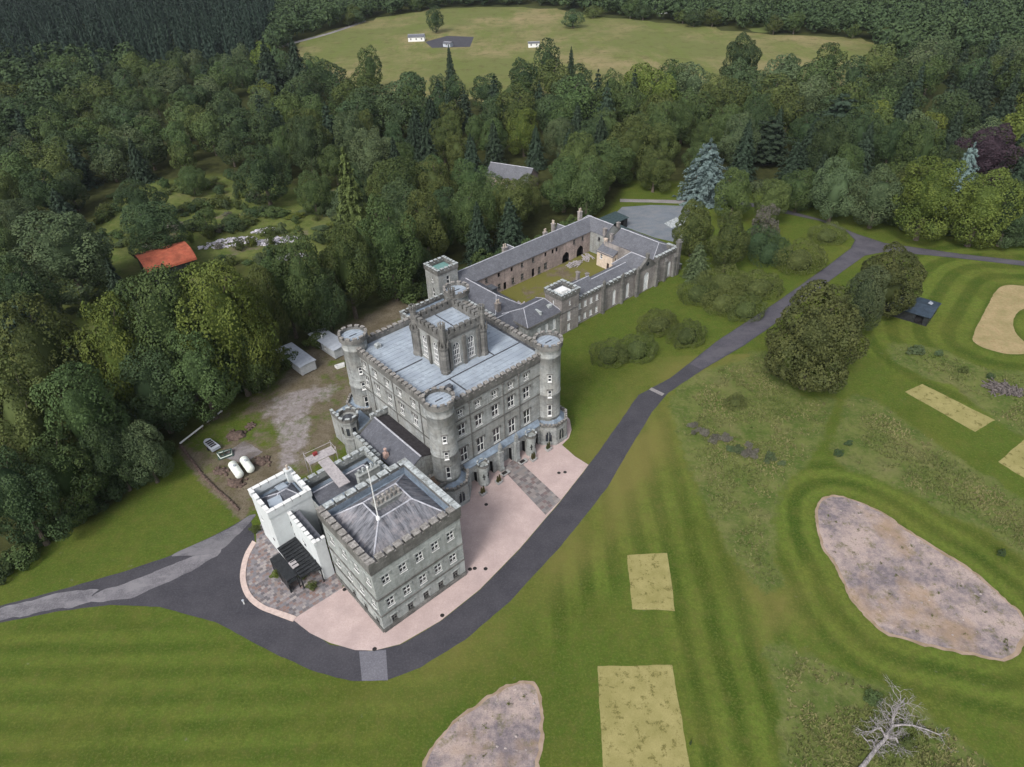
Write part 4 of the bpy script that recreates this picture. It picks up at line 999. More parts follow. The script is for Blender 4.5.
mb = MB(); mb.box(16.45, 16.8, 13.96, 17.9, 4.9, 5.5); mb.box(16.81, 23.9, 13.96, 14.4, 4.9, 5.5); mb.box(23.4, 23.9, 14.41, 17.9, 4.9, 5.5); B.part(mb, 'parapet', M['stone_dark'])
B = Bld('stair_turret', 'octagonal stone stair turret with battlements at the foot of the left corner tower', 'turret', 17.6, 37.3)
mb = MB(); mb.lathe(17.9, 37.6, [(1.75, -.1), (1.75, 4.6), (1.9, 4.7), (1.9, 4.95), (1.7, 5.05), (1.7, 8.3), (1.95, 8.6), (1.95, 9.0)], 8, a0=math.pi/8); B.part(mb, 'turret', M['stone_main'])
mb = MB(); ring_parapet(mb, 17.9, 37.6, 1.98, 9.0, .4, .5, 8, .35, segs=16); B.part(mb, 'battlement', [M['stone_dark'], M['coping']])
mb = MB(); mb.lathe(17.9, 37.6, [(1.6, 8.9), (.1, 9.2)], 8); B.part(mb, 'roof', M['gutter'])
mb = MB()
for t_ in (-1.57-.785, -1.57, -3.14):
    c_ = np.array([17.9+1.58*math.cos(t_), 37.6+1.58*math.sin(t_)]); d = np.array([-math.sin(t_), math.cos(t_)]); mb.obox(c_-d*.3, c_+d*.3, -.05, .1, 5.7, 7.4)
B.part(mb, 'window', M['glass'])
mb = MB(); mb.box(17.5, 22.2, 36.0, 44.5, -.1, 6.0); B.part(mb, 'wall', M['stone_main'])
mb = MB(); mb.slab([(17.6, 36.1, 6.05), (22.1, 36.1, 6.5), (22.1, 44.4, 6.5), (17.6, 44.4, 6.05)], .1); B.part(mb, 'lead_flat', M['lead_dark'])
mb = MB(); crenel(mb, (17.5, 44.4), (17.5, 39.7), 6.0, .5, .5, .7, .4, th=.4, out=.1); B.part(mb, 'parapet', [M['stone_dark'], M['coping']])

# ------------------------------------------------------------------ the ranges round the courtyard
SR, SC_ = M['stone_range'], M['stone_court']
B = Bld('courtyard_tower', 'square stone tower with a green copper roof at the near courtyard corner', 'tower', 61.8, 67.8)
square_tower(B, 61.8, 67.9, 67.8, 73.3, 12.6, 'stone_main', 'copper', front=[(3, 8, .9, 2.2, 'sash')], left=[(2.8, 4.5, .9, 2.6, 'point'), (2.8, 8.6, .7, 1.4, 'point')])
B = Bld('courtyard_range', 'long two storey pinkish range with slate roof along the far side of the courtyard', 'building', 67.9, 66.5)
up = [(x-67.92, 4.5, .9, 1.25, k) for x, k in ((72, 'dark'), (76, 'dark'), (80.3, 'void'), (84.9, 'void'), (88.6, 'dark'), (92.7, 'dark'), (97.5, 'void'), (100.3, 'void'), (101.9, 'void'), (108.9, 'dark'), (112.4, 'dark'))]
lo = [(80.3-67.92, .9, 1.0, 1.6, 'dark'), (82.3-67.92, .02, 1.1, 2.2, 'void'), (85.2-67.92, .8, 1.1, 1.7, 'dark'), (88.6-67.92, .8, 1.1, 1.7, 'dark'), (92.7-67.92, .02, 1.1, 2.5, 'void'), (95.1-67.92, .1, 1.1, 2.2, 'dark'), (97.5-67.92, .8, 1.2, 1.8, 'dark'), (105.6-67.92, .0, 2.9, 3.2, 'arch'), (111.5-67.92, 0, 2.9, 3.2, 'arch')]
box_walls(B, 'wall', SC_, 67.92, 115.5, 66.5, 73.0, 6.4, front=up+lo, top=False)
gable_roof(B, 67.92, 119, 66.5, 73.0, 6.35, 9.0, 'a', 0, 0, 'slate_range', .3)
for x, y, h, l_ in ((86.6, 71.2, 9.3, 1.3), (101.2, 70.6, 9.2, .9), (106.0, 72.2, 9.8, .8), (116.6, 71.8, 10.4, 1.1)): chimney(B, x, y, 7, h, l_, .9, 2, 'stone_range')
for x in (89.0, 108.4):
    mb = MB(); mb.slab([(x-2.1, 72.8, 7.0), (x, 72.8, 8.9), (x, 69.9, 8.95), (x-.1, 69.9, 8.95)], .1); mb.slab([(x, 72.8, 8.9), (x+2.1, 72.8, 7.0), (x+.1, 69.9, 8.95), (x, 69.9, 8.95)], .1); mb.k = 1; mb.tube((x, 73.0, 8.95), (x, 69.8, 9.0), .12, .12, 5); B.part(mb, 'dormer_roof', [M['slate_range'], M['ridge']])
# return at the far end
box_walls(B, 'end_return', M['stone_main'], 115.52, 122.0, 60.8, 73.0, 6.6, front=[(3.2, 2, .9, 1.6, 'dark')], left=[(10, 4.4, .9, 1.2, 'dark')], top=False)
gable_roof(B, 115.52, 122.0, 60.9, 73.0, 6.6, 9.05, 'b', 0, 2.5, 'slate_range', .2)
gables(B, 'stone_main', 115.52, 122.0, 60.8, 73, 6.6, 9.05, 'b', ends=(1, 0))
for x in (115.8, 121.6): chimney(B, x, 61.2, 6, 8.6, .8, .8, 0, 'stone_range')
B = Bld('yard_wing', 'slate roofed stone wing closing the courtyard next to the grey car park', 'building', 112.4, 40)
tall = lambda u: (u, .7, 1.2, 4.2, 'point blind tall')
box_walls(B, 'wall', SR, 112.42, 121.4, 40.0, 58.2, 7.0, front=[tall(1.5), tall(6.2)], left=[(15, 3, .9, 1.4, 'dark')], right=[(u, 2, 1, 2, 'dark') for u in (3, 7, 11)], top=False)
gable_roof(B, 114.0, 124.5, 42.2, 58.0, 6.3, 8.7, 'b', 2.4, 0, 'slate_range', .1)
gables(B, 'stone_range', 114, 124.5, 42.2, 57.9, 6.3, 8.7, 'b', ends=(0, 1))
mb = MB(); mb.box(114, 124.4, 42.3, 57.8, -.1, 6.3); B.part(mb, 'inner_wall', SR)
mb = MB(); crenel(mb, (112.5, 40.0), (121.3, 40.0), 7.0, .75, .5, .9, .55, th=.5, out=.2, cap=.12); crenel(mb, (121.4, 40.6), (121.4, 43), 7, .9, .3, .9, .2, th=.5, out=.2, cap=.14); B.part(mb, 'parapet', [M['stone_dark'], M['coping']])
mb = MB()
for x in (112.75, 116.2, 120.0): mb.box(x-.4, x+.4, 39.2, 39.98, -.1, 6.0); mb.slab([(x-.45, 39.1, 6.0), (x+.45, 39.1, 6.0), (x+.45, 39.97, 6.9), (x-.45, 39.97, 6.9)], .1)
mb.box(120.9, 122.0, 39.1, 40.2, -.1, 9.6); mb.box(120.75, 122.15, 38.95, 40.35, 9.6, 9.9); mb.box(121.05, 121.85, 39.25, 40.05, 9.9, 10.5)
B.part(mb, 'buttress', M['stone_dark'])
chimney(B, 114.4, 57.4, 6, 8.6, .8, .7, 0)
B = Bld('cottage', 'small cream harled cottage with a slate roof in the corner of the courtyard', 'cottage', 110.5, 52.5)
box_walls(B, 'wall', M['cream'], 110.4, 113.8, 53.2, 59.0, 4.6, left=[(1.6, 2.6, .9, 1.3, 'sash'), (4.2, .1, .9, 1.9, 'door')], front=[(1.6, 2.4, .8, 1.2, 'sash')], top=False)
mb = MB(); mb.slab([(110.2, 53.0, 4.4), (113.9, 53.0, 6.4), (113.9, 59.2, 6.4), (110.2, 59.2, 4.4)], .14); B.part(mb, 'roof', M['slate_range'])
chimney(B, 113.2, 58.4, 4, 7.2, .7, .7, 0, 'cream')
B = Bld('chapel', 'gabled stone hall with one tall pointed window facing the lawn', 'chapel', 104.3, 40)
box_walls(B, 'wall', SR, 104.32, 112.38, 39.6, 48.0, 6.4, front=[(4.1, .5, 1.9, 5.1, 'point blind tall')], top=False)
mb = MB(); mb.poly([(104.32, 39.6, 6.39), (112.38, 39.6, 6.39), (108.35, 39.6, 9.6)]); mb.poly([(104.32, 40.1, 6.39), (108.35, 40.1, 9.6), (112.38, 40.1, 6.39)])
for s_ in (0, 1):
    x0_, x1_ = (104.1, 108.35) if not s_ else (112.6, 108.35)
    P_ = [(x0_, 39.45, 6.4), (x1_, 39.45, 9.8), (x1_, 40.2, 9.8), (x0_, 40.2, 6.4)]; mb.slab(P_ if s_ else P_[::-1], .22)
B.part(mb, 'gable', M['stone_dark'])
mb = MB(); mb.lathe(108.35, 0, [(.55, 0), (.55, .1)], 10); mb.v = [(x, 39.55-z*.5, 8.0+y) for x, y, z in mb.v]; B.part(mb, 'round_window', M['glass'])
gable_roof(B, 104.4, 112.3, 40.3, 48.2, 6.3, 9.4, 'b', 0, 3.0, 'slate_range', .15)
mb = MB()
for x in (104.35, 112.35): mb.box(x-.45, x+.45, 38.9, 39.58, -.1, 6.6); mb.box(x-.5, x+.5, 38.85, 39.6, 6.6, 6.85); mb.box(x-.35, x+.35, 39.0, 39.6, 6.85, 7.9); mb.lathe(x, 39.3, [(.4, 7.9), (.45, 8.0), (.03, 8.8)], 4, a0=.785)
mb.box(108.0, 108.7, 39.4, 40.2, 9.8, 10.9)
B.part(mb, 'pinnacle', M['stone_dark'])
B = Bld('window_wing', 'stone wing with two tall white windows just left of the gabled hall', 'building', 91, 40)
box_walls(B, 'wall', SR, 91.22, 104.28, 40.0, 46.0, 6.6, front=[tall(5.0), tall(10.2)], top=False)
gable_roof(B, 91.22, 104.3, 40.5, 47.0, 6.5, 8.3, 'a', 0, 0, 'slate_range', .1)
gables(B, 'stone_range', 91.22, 104.28, 40.5, 47, 6.5, 8.3, 'a', ends=(1, 0))
mb = MB(); crenel(mb, (91.4, 40.0), (104.1, 40.0), 6.6, .65, .5, .9, .55, th=.45, out=.2, cap=.12); B.part(mb, 'parapet', [M['stone_dark'], M['coping']])
mb = MB()
for x in (91.7, 98.8): mb.box(x-.4, x+.4, 39.3, 39.98, -.1, 7.4); mb.lathe(x, 39.6, [(.42, 7.4), (.42, 8.6 if x < 92 else 7.9), (.5, 8.7 if x < 92 else 8.0), (.03, 9.6 if x < 92 else 8.9)], 4, a0=.785)
B.part(mb, 'buttress', M['stone_dark']); chimney(B, 92.3, 46, 6, 8.6, .7, .7, 0)
B = Bld('window_range', 'two storey stone range with two rows of four white windows beside the square tower', 'building', 82.8, 40)
ws = [(u, 4.3, .95, 1.55, 'blind') for u in (1.1, 3.1, 5.2, 7.3)]+[(u, .8, .95, 1.6, 'blind') for u in (1.1, 3.1, 5.2, 7.3)]
box_walls(B, 'wall', SR, 82.7, 91.18, 40.3, 48.4, 6.7, front=ws, top=False)
gable_roof(B, 82.7, 91.18, 40.8, 48.2, 6.6, 9.0, 'a', 0, 0, 'slate_range', .1)
gables(B, 'stone_range', 82.7, 91.18, 40.8, 48.2, 6.6, 9.0, 'a')
mb = MB(); crenel(mb, (82.85, 40.3), (91.0, 40.3), 6.7, .5, .45, .8, .5, th=.45, out=.18, cap=.1); B.part(mb, 'parapet', [M['stone_dark'], M['coping']])
chimney(B, 90.6, 47.6, 6, 9.0, .6, .9, 0)
B = Bld('square_tower', 'square battlemented stone tower halfway along the courtyard front', 'tower', 76.7, 39.6)
square_tower(B, 76.75, 82.66, 39.6, 45.2, 10.9, 'stone_range', 'lead', front=[(2.8, 7.4, .55, 1.2, 'blind'), (2.6, 3.4, 1.0, 2.3, 'blind'), (2.6, .5, 1.0, 1.8, 'blind')], left=[(2.8, 7.6, .5, 1, 'blind')])
mb = MB(); mb.obox((76.75, 39.6), (82.66, 39.6), -.12, .05, 5.9, 6.15); B.part(mb, 'string_course', M['stone_dark'])
mb = MB(); mb.box(77.6, 81.8, 40.5, 44.3, 9.75, 9.9); mb.box(78.6, 80.6, 41.5, 43.2, 9.9, 10.5); B.part(mb, 'roof_light', M['white_paint'])
B = Bld('bay_wing', 'stone wing with a hipped slate roof just behind the right corner tower', 'building', 66.3, 40)
box_walls(B, 'wall', M['stone_main'], 66.3, 76.7, 40.0, 48.5, 6.7, front=[(3.5, 2.2, 1.05, 2.9, 'blind'), (6.0, 2.2, 1.05, 2.9, 'blind'), (8.5, 2.6, 1.05, 2.7, 'blind')], left=[(4, 2.4, 1, 2.6, 'sash')], top=False)
mb = MB(); mb.obox((66.3, 40), (76.7, 40), -.45, .3, 6.1, 6.7); mb.obox((66.3, 48.5), (66.3, 40), -.4, .3, 6.1, 6.7); B.part(mb, 'cornice', M['stone_dark'])
gable_roof(B, 66.3, 76.7, 40.0, 48.5, 6.72, 9.0, 'a', 2.6, 1.2, 'slate', .3)
mb = MB(); mb.box(74.4, 75.7, 41.6, 42.5, 7.4, 8.2); mb.box(71.2, 71.6, 40.9, 43.2, 7.3, 8.3); B.part(mb, 'roof_light', M['coping'])
B = Bld('kitchen_block', 'low slate roofed service block with a dark skylight between the castle and the courtyard', 'building', 52, 44)
box_walls(B, 'wall', SC_, 65.2, 73.6, 50.2, 66.4, 5.4, right=[(u, 1.6, 1, 1.6, 'dark') for u in (3, 7, 11)], front=[(3, 2, 1, 1.5, 'dark')], top=False)
gable_roof(B, 65.2, 73.6, 50.2, 66.4, 5.4, 8.2, 'b', 4.5, 0, 'slate', .25)
mb = MB(); mb.box(69.6, 71.2, 56.4, 58.6, 6.2, 8.9); mb.slab([(69.4, 56.2, 9.0), (71.4, 56.2, 8.8), (71.4, 58.8, 8.8), (69.4, 58.8, 9.0)], .15); B.part(mb, 'skylight', M['gutter'])
chimney(B, 67.0, 51.4, 5, 8.0, 1.2, 1.0, 2)
B = Bld('pantry_block', 'narrow slate roofed block tucked between the castle and the hipped wing', 'building', 56, 43)
box_walls(B, 'wall', M['stone_main'], 55.0, 66.2, 43.2, 50.0, 5.6, front=[(u, 2, 1, 1.6, 'dark') for u in (3, 7)], top=False)
gable_roof(B, 55, 66.2, 43.2, 50.0, 5.6, 7.9, 'a', 2.2, 0, 'slate', .2)
mb = MB(); mb.box(57, 59.5, 43.2, 45.5, 5.6, 6.9); mb.box(56.8, 59.7, 43.0, 45.7, 6.9, 7.1); B.part(mb, 'dormer', M['coping'])
B = Bld('service_link', 'flat roofed stone link building behind the castle joining it to the copper roofed tower', 'building', 49, 50)
box_walls(B, 'wall', M['stone_main'], 49.6, 65.0, 50.2, 67.6, 5.2, top=False)
mb = MB(); mb.box(49.8, 64.8, 50.4, 67.4, 4.6, 4.85); k = 51.5
while k < 67: mb.box(49.9, 64.7, k-.05, k+.05, 4.85, 4.93); k += 1.4
B.part(mb, 'roof', M['lead_dark'])
parapet(B, [(49.6, 50.2), (65.0, 50.2), (65.0, 67.6), (49.6, 67.6)], 5.2, .5, .5, .9, .5, [M['stone_dark'], M['coping']], th=.4, out=.1, corbel=0)
gable_roof(B, 52, 60, 58, 65.5, 4.86, 7.2, 'a', 2, 2, 'slate', .1)
mb = MB(); mb.lathe(61.5, 61.5, [(2.2, 4.86), (2.2, 7.6), (2.5, 7.9), (2.5, 8.6)], 16); B.part(mb, 'stair_head', M['stone_dark']); mb = MB(); ring_parapet(mb, 61.5, 61.5, 2.5, 8.6, .2, .5, 9, .35, segs=18); B.part(mb, 'battlement', [M['stone_dark'], M['coping']])

# ------------------------------------------------------------------ smaller buildings and things in the grounds
def frame_at(p, q):
    p, q = np.array(p), np.array(q); d = q-p; L_ = float(np.linalg.norm(d)); return p, math.atan2(d[1], d[0]), L_
def wbld(name, label, cat, p, rz, group=None):
    return Bld(name, label, cat, 0, 0, group, rz, (float(p[0]), float(p[1])))
# red barrel-roofed barn
p, an, L_ = frame_at(g(141, 263, 4.5), g(186, 250, 4.5)); 
B = wbld('barn', 'barn with a curved red corrugated iron roof half hidden by trees', 'barn', p, an)
mb = MB(); wd_ = 13.; n = 14; pr_ = [(-wd_*.62+wd_*(.5-.5*math.cos(math.pi*i/n)), 4.3+2.6*math.sin(math.pi*i/n)) for i in range(n+1)]
for i in range(n):
    (y0_, z0_), (y1_, z1_) = pr_[i], pr_[i+1]; mb.slab([(-.6, y0_, z0_), (L_+.6, y0_, z0_), (L_+.6, y1_, z1_), (-.6, y1_, z1_)], .08)
k = .2
while k < L_:
    for i in range(n): (y0_, z0_), (y1_, z1_) = pr_[i], pr_[i+1]; mb.slab([(k, y0_, z0_+.03), (k+.1, y0_, z0_+.03), (k+.1, y1_, z1_+.03), (k, y1_, z1_+.03)], .03)
    k += .9
B.part(mb, 'roof', M['rust'])
mb = MB(); ys_, ye = pr_[0][0]+.3, pr_[-1][0]-.3
for x in (0, L_): mb.poly([(x, ys_, -.1), (x, ye, -.1)]+[(x, y, z-.1) for y, z in pr_[::-1] if ys_ < y < ye])
for y in (ys_, ye): mb.poly([(0, y, -.1), (L_, y, -.1), (L_, y, 4.4), (0, y, 4.4)])
B.part(mb, 'wall', M['black_paint'])
def cabin(name, label, p, q, wid, h, group):
    p, an, L_ = frame_at(p, q); B = wbld(name, label, 'cabin', p, an, group)
    mb = MB(); wall(B, mb, (0, -wid), (L_, -wid), .25, h, [(L_*.2, 1.2, 1.1, 1.0, 'cab'), (L_*.62, 1.2, 1.1, 1.0, 'cab'), (L_*.42, .3, .9, 1.95, 'door')], .1)
    wall(B, mb, (L_, -wid), (L_, 0), .25, h); wall(B, mb, (L_, 0), (0, 0), .25, h); wall(B, mb, (0, 0), (0, -wid), .25, h)
    B.part(mb, 'wall', M['cabin'])
    mb = MB(); mb.slab([(-.25, -wid-.25, h), (L_+.25, -wid-.25, h), (L_+.25, -wid/2, h+.12), (-.25, -wid/2, h+.12)], .12); mb.slab([(L_+.25, -wid/2, h+.12), (L_+.25, .25, h), (-.25, .25, h), (-.25, -wid/2, h+.12)], .12)
    for k in np.arange(.9, L_, 1.2): mb.slab([(k, -wid-.2, h+.05), (k+.05, -wid-.2, h+.05), (k+.05, -wid/2, h+.17), (k, -wid/2, h+.17)], .03); mb.slab([(k+.05, -wid/2, h+.17), (k+.05, .2, h+.05), (k, .2, h+.05), (k, -wid/2, h+.17)], .03)
    B.part(mb, 'roof', M['metal'])
    mb = MB()
    for x in (.4, L_/2, L_-.4):
        for y in (-.4, -wid+.4): mb.box(x-.2, x+.2, y-.2, y+.2, -.05, .3)
    B.part(mb, 'footing', M['rubble'])
    mb = MB(); mb.lathe(L_*.4, -wid*.75, [(.12, h+.1), (.12, h+.8), (.2, h+.85), (.2, h+1.0)], 8); B.part(mb, 'flue', M['white_paint'])
    return B
for P0, P1, P2, lab in ((( 279.5, 359.0), (302.5, 376.5), (315.8, 367.2), 'grey metal roofed site cabin nearest the muddy track, clear of the castle tower'), ((311.5, 343.5), (335.8, 359.8), (350, 350), 'grey metal roofed site cabin partly hidden behind the left corner tower')):
    P0, P1, P2 = g(*P0), g(*P1), g(*P2); d = P1-P0; d /= np.linalg.norm(d); nl_ = np.array([-d[1], d[0]]); wid = min(3.8, float((P2-P1) @ nl_))
    cabin('site_cabin', lab, P0+nl_*wid, P1+nl_*wid, wid, 2.7, 'site cabins behind the castle')
x_, y_ = g(340.5, 367); mb = MB(); mb.prism([(-.9, -.5), (.9, -.5), (1.2, .5), (-1.2, .5)], 0, .12); 
for a_, b_ in (((-.9, -.5), (.9, -.5)), ((.9, -.5), (1.2, .5)), ((1.2, .5), (-1.2, .5)), ((-1.2, .5), (-.9, -.5))): mb.obox(a_, b_, 0, .07, .121, .7)
o = mb.build('tray', M['white_paint']); o.location = (x_, y_, 0); o.rotation_euler.z = .5; tag(o, 'small white open tray lying on the mud beside the left corner tower', 'tray')
# gas tanks
for lab, e0_, e1_ in (('white gas tank on the bare earth plot, the one nearer the fence', (231.6, 463.4), (240.6, 476.2)), ('white gas tank on the bare earth plot, the one nearer the white tower', (243.0, 458.6), (251.6, 470.6))):
    p, an, L_ = frame_at(g(*e0_, 1.0), g(*e1_, 1.0)); r_ = .82
    B = wbld('gas_tank', lab, 'gas tank', p, an, 'white gas tanks')
    mb = MB(); n = 18; prof = [(r_*math.sin(k*math.pi/12), -.0-.55*r_*math.cos(k*math.pi/12)+.55*r_) for k in range(1, 7)]; prof += [(r_, L_-.45)]+[(r_*math.cos(k*math.pi/12), L_-.45+.55*r_*math.sin(k*math.pi/12)) for k in range(1, 6)]
    mb.lathe(0, 0, prof, n); mb.v = [(z, x, 1.05+y) for x, y, z in mb.v]; t_ = recalc(B.part(mb, 'tank_body', M['tank'])); t_.data.polygons.foreach_set('use_smooth', [True]*len(t_.data.polygons))
    mb = MB(); mb.lathe(L_*.45, 0, [(.28, 1.8), (.28, 2.05), (.22, 2.1)], 10); B.part(mb, 'valve_cover', M['metal'])
    for x in (L_*.22, L_*.75): mb = MB(); mb.box(x-.2, x+.2, -.6, .6, -.02, .5); B.part(mb, 'saddle', M['rubble'])
# slatted trailer
p, an, L_ = frame_at(g(205.8, 439.8, .8), g(216.2, 448.6, .8)); B = wbld('trailer', 'grey trailer with four dark slats across its top beside the gas tanks', 'trailer', p, an)
mb = MB(); mb.prism([(0, -.2), (.5, -.75), (L_, -.9), (L_, .9), (.5, .75), (0, .2)], .45, 1.0); B.part(mb, 'body', M['metal'])
mb = MB()
for k in range(4): x = .9+k*(L_-1.5)/4; mb.box(x, x+(L_-1.5)/6, -.6, .6, 1.0, 1.06)
B.part(mb, 'slat', M['iron'])
for s_ in (-1, 1): mb = MB(); mb.lathe(0, 0, [(.1, -.1), (.34, -.1), (.34, .1), (.1, .1)], 14); mb.v = [(L_*.6+x, s_*.98+z, .34+y) for x, y, z in mb.v]; B.part(mb, 'wheel', M['iron'])
mb = MB(); mb.tube((0, 0, .6), (-1.0, 0, .5), .06, .06); mb.tube((-.9, 0, .5), (-.9, 0, 0), .04, .04); B.part(mb, 'drawbar', M['iron'])
# stack of green frames
p = g(226, 455.5); B = wbld('frame_stack', 'green and white metal frames stacked between the trailer and the gas tanks', 'frames', p, .5)
for k in range(3):
    mb = MB(); z = .2+.25*k; c_ = [(-1.4+k*.3, -.9, z), (1.3-k*.2, -.9+k*.1, z), (1.3, .9-k*.2, z+.1), (-1.4, .9, z+.05)]
    for i in range(4): mb.tube(c_[i], c_[(i+1) % 4], .09, .09, 6)
    mb.tube((-.2, -.9, z), (-.2, .9, z+.05), .07, .07, 6); B.part(mb, 'frame', M['green_paint'] if k != 1 else M['tank'])
mb = MB()
for x in (-1, 1): mb.box(x-.1, x+.1, -1, 1, 0, .15)
B.part(mb, 'bearer', M['timber'])
# earth mounds / stones round the plot
def blob(mb, x, y, z, rx, ry, rz, seed, n=9):
    r_ = random.Random(seed); i = len(mb.v); rows = 5
    for a_ in range(rows+1):
        t_ = math.pi*a_/rows
        for j in range(n):
            u = 2*math.pi*j/n; k = 1+r_.uniform(-.25, .25) if 0 < a_ < rows else 1
            mb.v.append((x+rx*k*math.sin(t_)*math.cos(u), y+ry*k*math.sin(t_)*math.sin(u), z+rz*k*math.cos(t_)))
    for a_ in range(rows):
        for j in range(n): mb.f.append((i+a_*n+j, i+(a_+1)*n+j, i+(a_+1)*n+(j+1) % n, i+a_*n+(j+1) % n)); mb.mi.append(mb.k)
for k, (px, py, r_, lab) in enumerate(((237, 436, 1.8, 'dark heap of spoil on the far edge of the gas tank plot'), (221, 472, 1.2, 'small brown earth heap left of the gas tanks'), (236, 484, 1.5, 'reddish earth heap in front of the gas tanks'), (262, 462, 1.4, 'brown earth heap right of the gas tanks'), (252, 426, .9, 'lone dark boulder on the mossy yard'))):
    x_, y_ = g(px, py); mb = MB(); blob(mb, 0, 0, .05, r_, r_*.8, r_*.45, k, 11)
    for q in range(14): a_ = random.Random(k*50+q); blob(mb, a_.uniform(-1, 1)*r_*1.2, a_.uniform(-1, 1)*r_, .1, .35, .3, .3, k*99+q, 7)
    o = mb.build('earth_heap' if k < 4 else 'boulder', M['soil']); o.location = (x_, y_, 0); tag(o, lab, 'heap' if k < 4 else 'boulder')
# white pole barrier and brown board fence at the edge of the yard
for lab, a_, b_ in (('long white pole barrier on short posts at the left edge of the yard', (180, 443.8), (203, 425.9)), ('shorter white pole barrier nearer the trees at the edge of the yard', (207.3, 422.3), (222.3, 410.8))):
    p, an, L_ = frame_at(g(*a_, .7), g(*b_, .7)); B = wbld('pole_barrier', lab, 'barrier', p, an)
    mb = MB(); mb.tube((0, 0, .8), (L_, 0, .8), .17, .17, 8); B.part(mb, 'pole', M['white_paint'])
    for x in np.linspace(.3, L_-.3, 4): mb = MB(); mb.box(x-.08, x+.08, -.08, .08, -.05, .75); B.part(mb, 'post', M['timber'])
pts = world([(181, 446.5), (190, 458), (203, 476), (217, 490), (232, 503), (240, 512)]); x_, y_ = pts[0]
B = wbld('edging_wall', 'low brown drystone edging along the boundary between the lawn and the yard', 'wall', (x_, y_), 0)
mb = MB()
for i in range(len(pts)-1):
    d = pts[i+1]-pts[i]; L_ = np.linalg.norm(d)
    for k in range(int(L_/.5)): q = pts[i]+d*(k*.5/L_)-pts[0]; blob(mb, q[0], q[1], .15, .33, .3, .3, i*77+k, 7)
B.part(mb, 'stones', M['soil'])
# covered hide under the tree by the drive
p = g(926, 326.5); q = g(936, 312.5); d = q-p; wid = float(np.linalg.norm(d)); an = math.atan2(d[1], d[0])
B = wbld('hide', 'low black shed with a dark blue roof under the tree right of the drive', 'shed', p, an)
h = 2.6; Lh = 11.
mb = MB(); wall(B, mb, (0, 0), (wid, 0), -.05, h, [(wid*.5, .9, wid*.5, .9, 'void')], .1); wall(B, mb, (wid, 0), (wid, Lh), -.05, h); wall(B, mb, (wid, Lh), (0, Lh), -.05, h); wall(B, mb, (0, Lh), (0, 0), -.05, h, [(Lh-2, .05, 1.8, 2.1, 'void')], .1); B.part(mb, 'wall', M['black_paint'])
mb = MB(); mb.slab([(-.4, -.4, h), (wid/2, -.4, h+.7), (wid/2, Lh+.4, h+.7), (-.4, Lh+.4, h)], .12); mb.slab([(wid/2, -.4, h+.7), (wid+.4, -.4, h), (wid+.4, Lh+.4, h), (wid/2, Lh+.4, h+.7)], .12); B.part(mb, 'roof', plain('blue black metal roof', (.03, .045, .065), .5, .3, .8))
mb = MB(); mb.slab([(wid*.62, 1.2, h+.6), (wid*.95, 1.0, h+.1), (wid*.97, 2.0, h+.1), (wid*.7, 2.1, h+.5)], .05); B.part(mb, 'roof_patch', M['metal'])
# sheds by the car park
p = np.array(W2(126.5, 70.0)); B = wbld('storage_shed', 'dark green flat roofed store at the corner of the grey car park', 'shed', p, AL)
mb = MB(); wall(B, mb, (0, 0), (10, 0), -.05, 3.2, [(3, .05, 2.4, 2.5, 'void'), (7, .05, 2.4, 2.5, 'void')], .1); wall(B, mb, (10, 0), (10, 5), -.05, 3.2); wall(B, mb, (10, 5), (0, 5), -.05, 3.2); wall(B, mb, (0, 5), (0, 0), -.05, 3.2); B.part(mb, 'wall', M['black_paint'])
mb = MB(); mb.slab([(-.3, -.3, 3.2), (10.3, -.3, 3.2), (10.3, 5.3, 3.6), (-.3, 5.3, 3.6)], .15); B.part(mb, 'roof', M['bitumen'])
p = np.array(W2(124.8, 63.2)); B = wbld('lean_shed', 'low open fronted lean-to full of timber beside the dark green store', 'shed', p, AL)
mb = MB(); mb.slab([(0, 0, 2.4), (6.5, 0, 2.4), (6.5, 5, 2.9), (0, 5, 2.9)], .12); B.part(mb, 'roof', M['bitumen'])
mb = MB()
for x in (.2, 3.2, 6.3):
    for y in (.2, 4.8): mb.box(x-.1, x+.1, y-.1, y+.1, -.05, 2.4)
mb.box(.1, 6.4, 4.8, 4.9, 0, 2.6); B.part(mb, 'post', M['timber'])
mb = MB()
for k in range(12): mb.box(.5, 5.8, .5+.35*k, .75+.35*k, .02, .5+.6*random.Random(k).random())
B.part(mb, 'timber_stack', M['timber'])
pts = [W2(124.9, 40.5), W2(126, 47), W2(126.2, 62)]
mb = MB()
for i in range(2): mb.obox(pts[i], pts[i+1], -.2, .2, -.05, 1.5); mb.obox(pts[i], pts[i+1], -.28, .28, 1.5, 1.65, 1)
o = mb.build('yard_wall', [M['stone_dark'], M['coping']]); tag(o, 'low dark stone wall between the yard wing and the car park', 'wall')
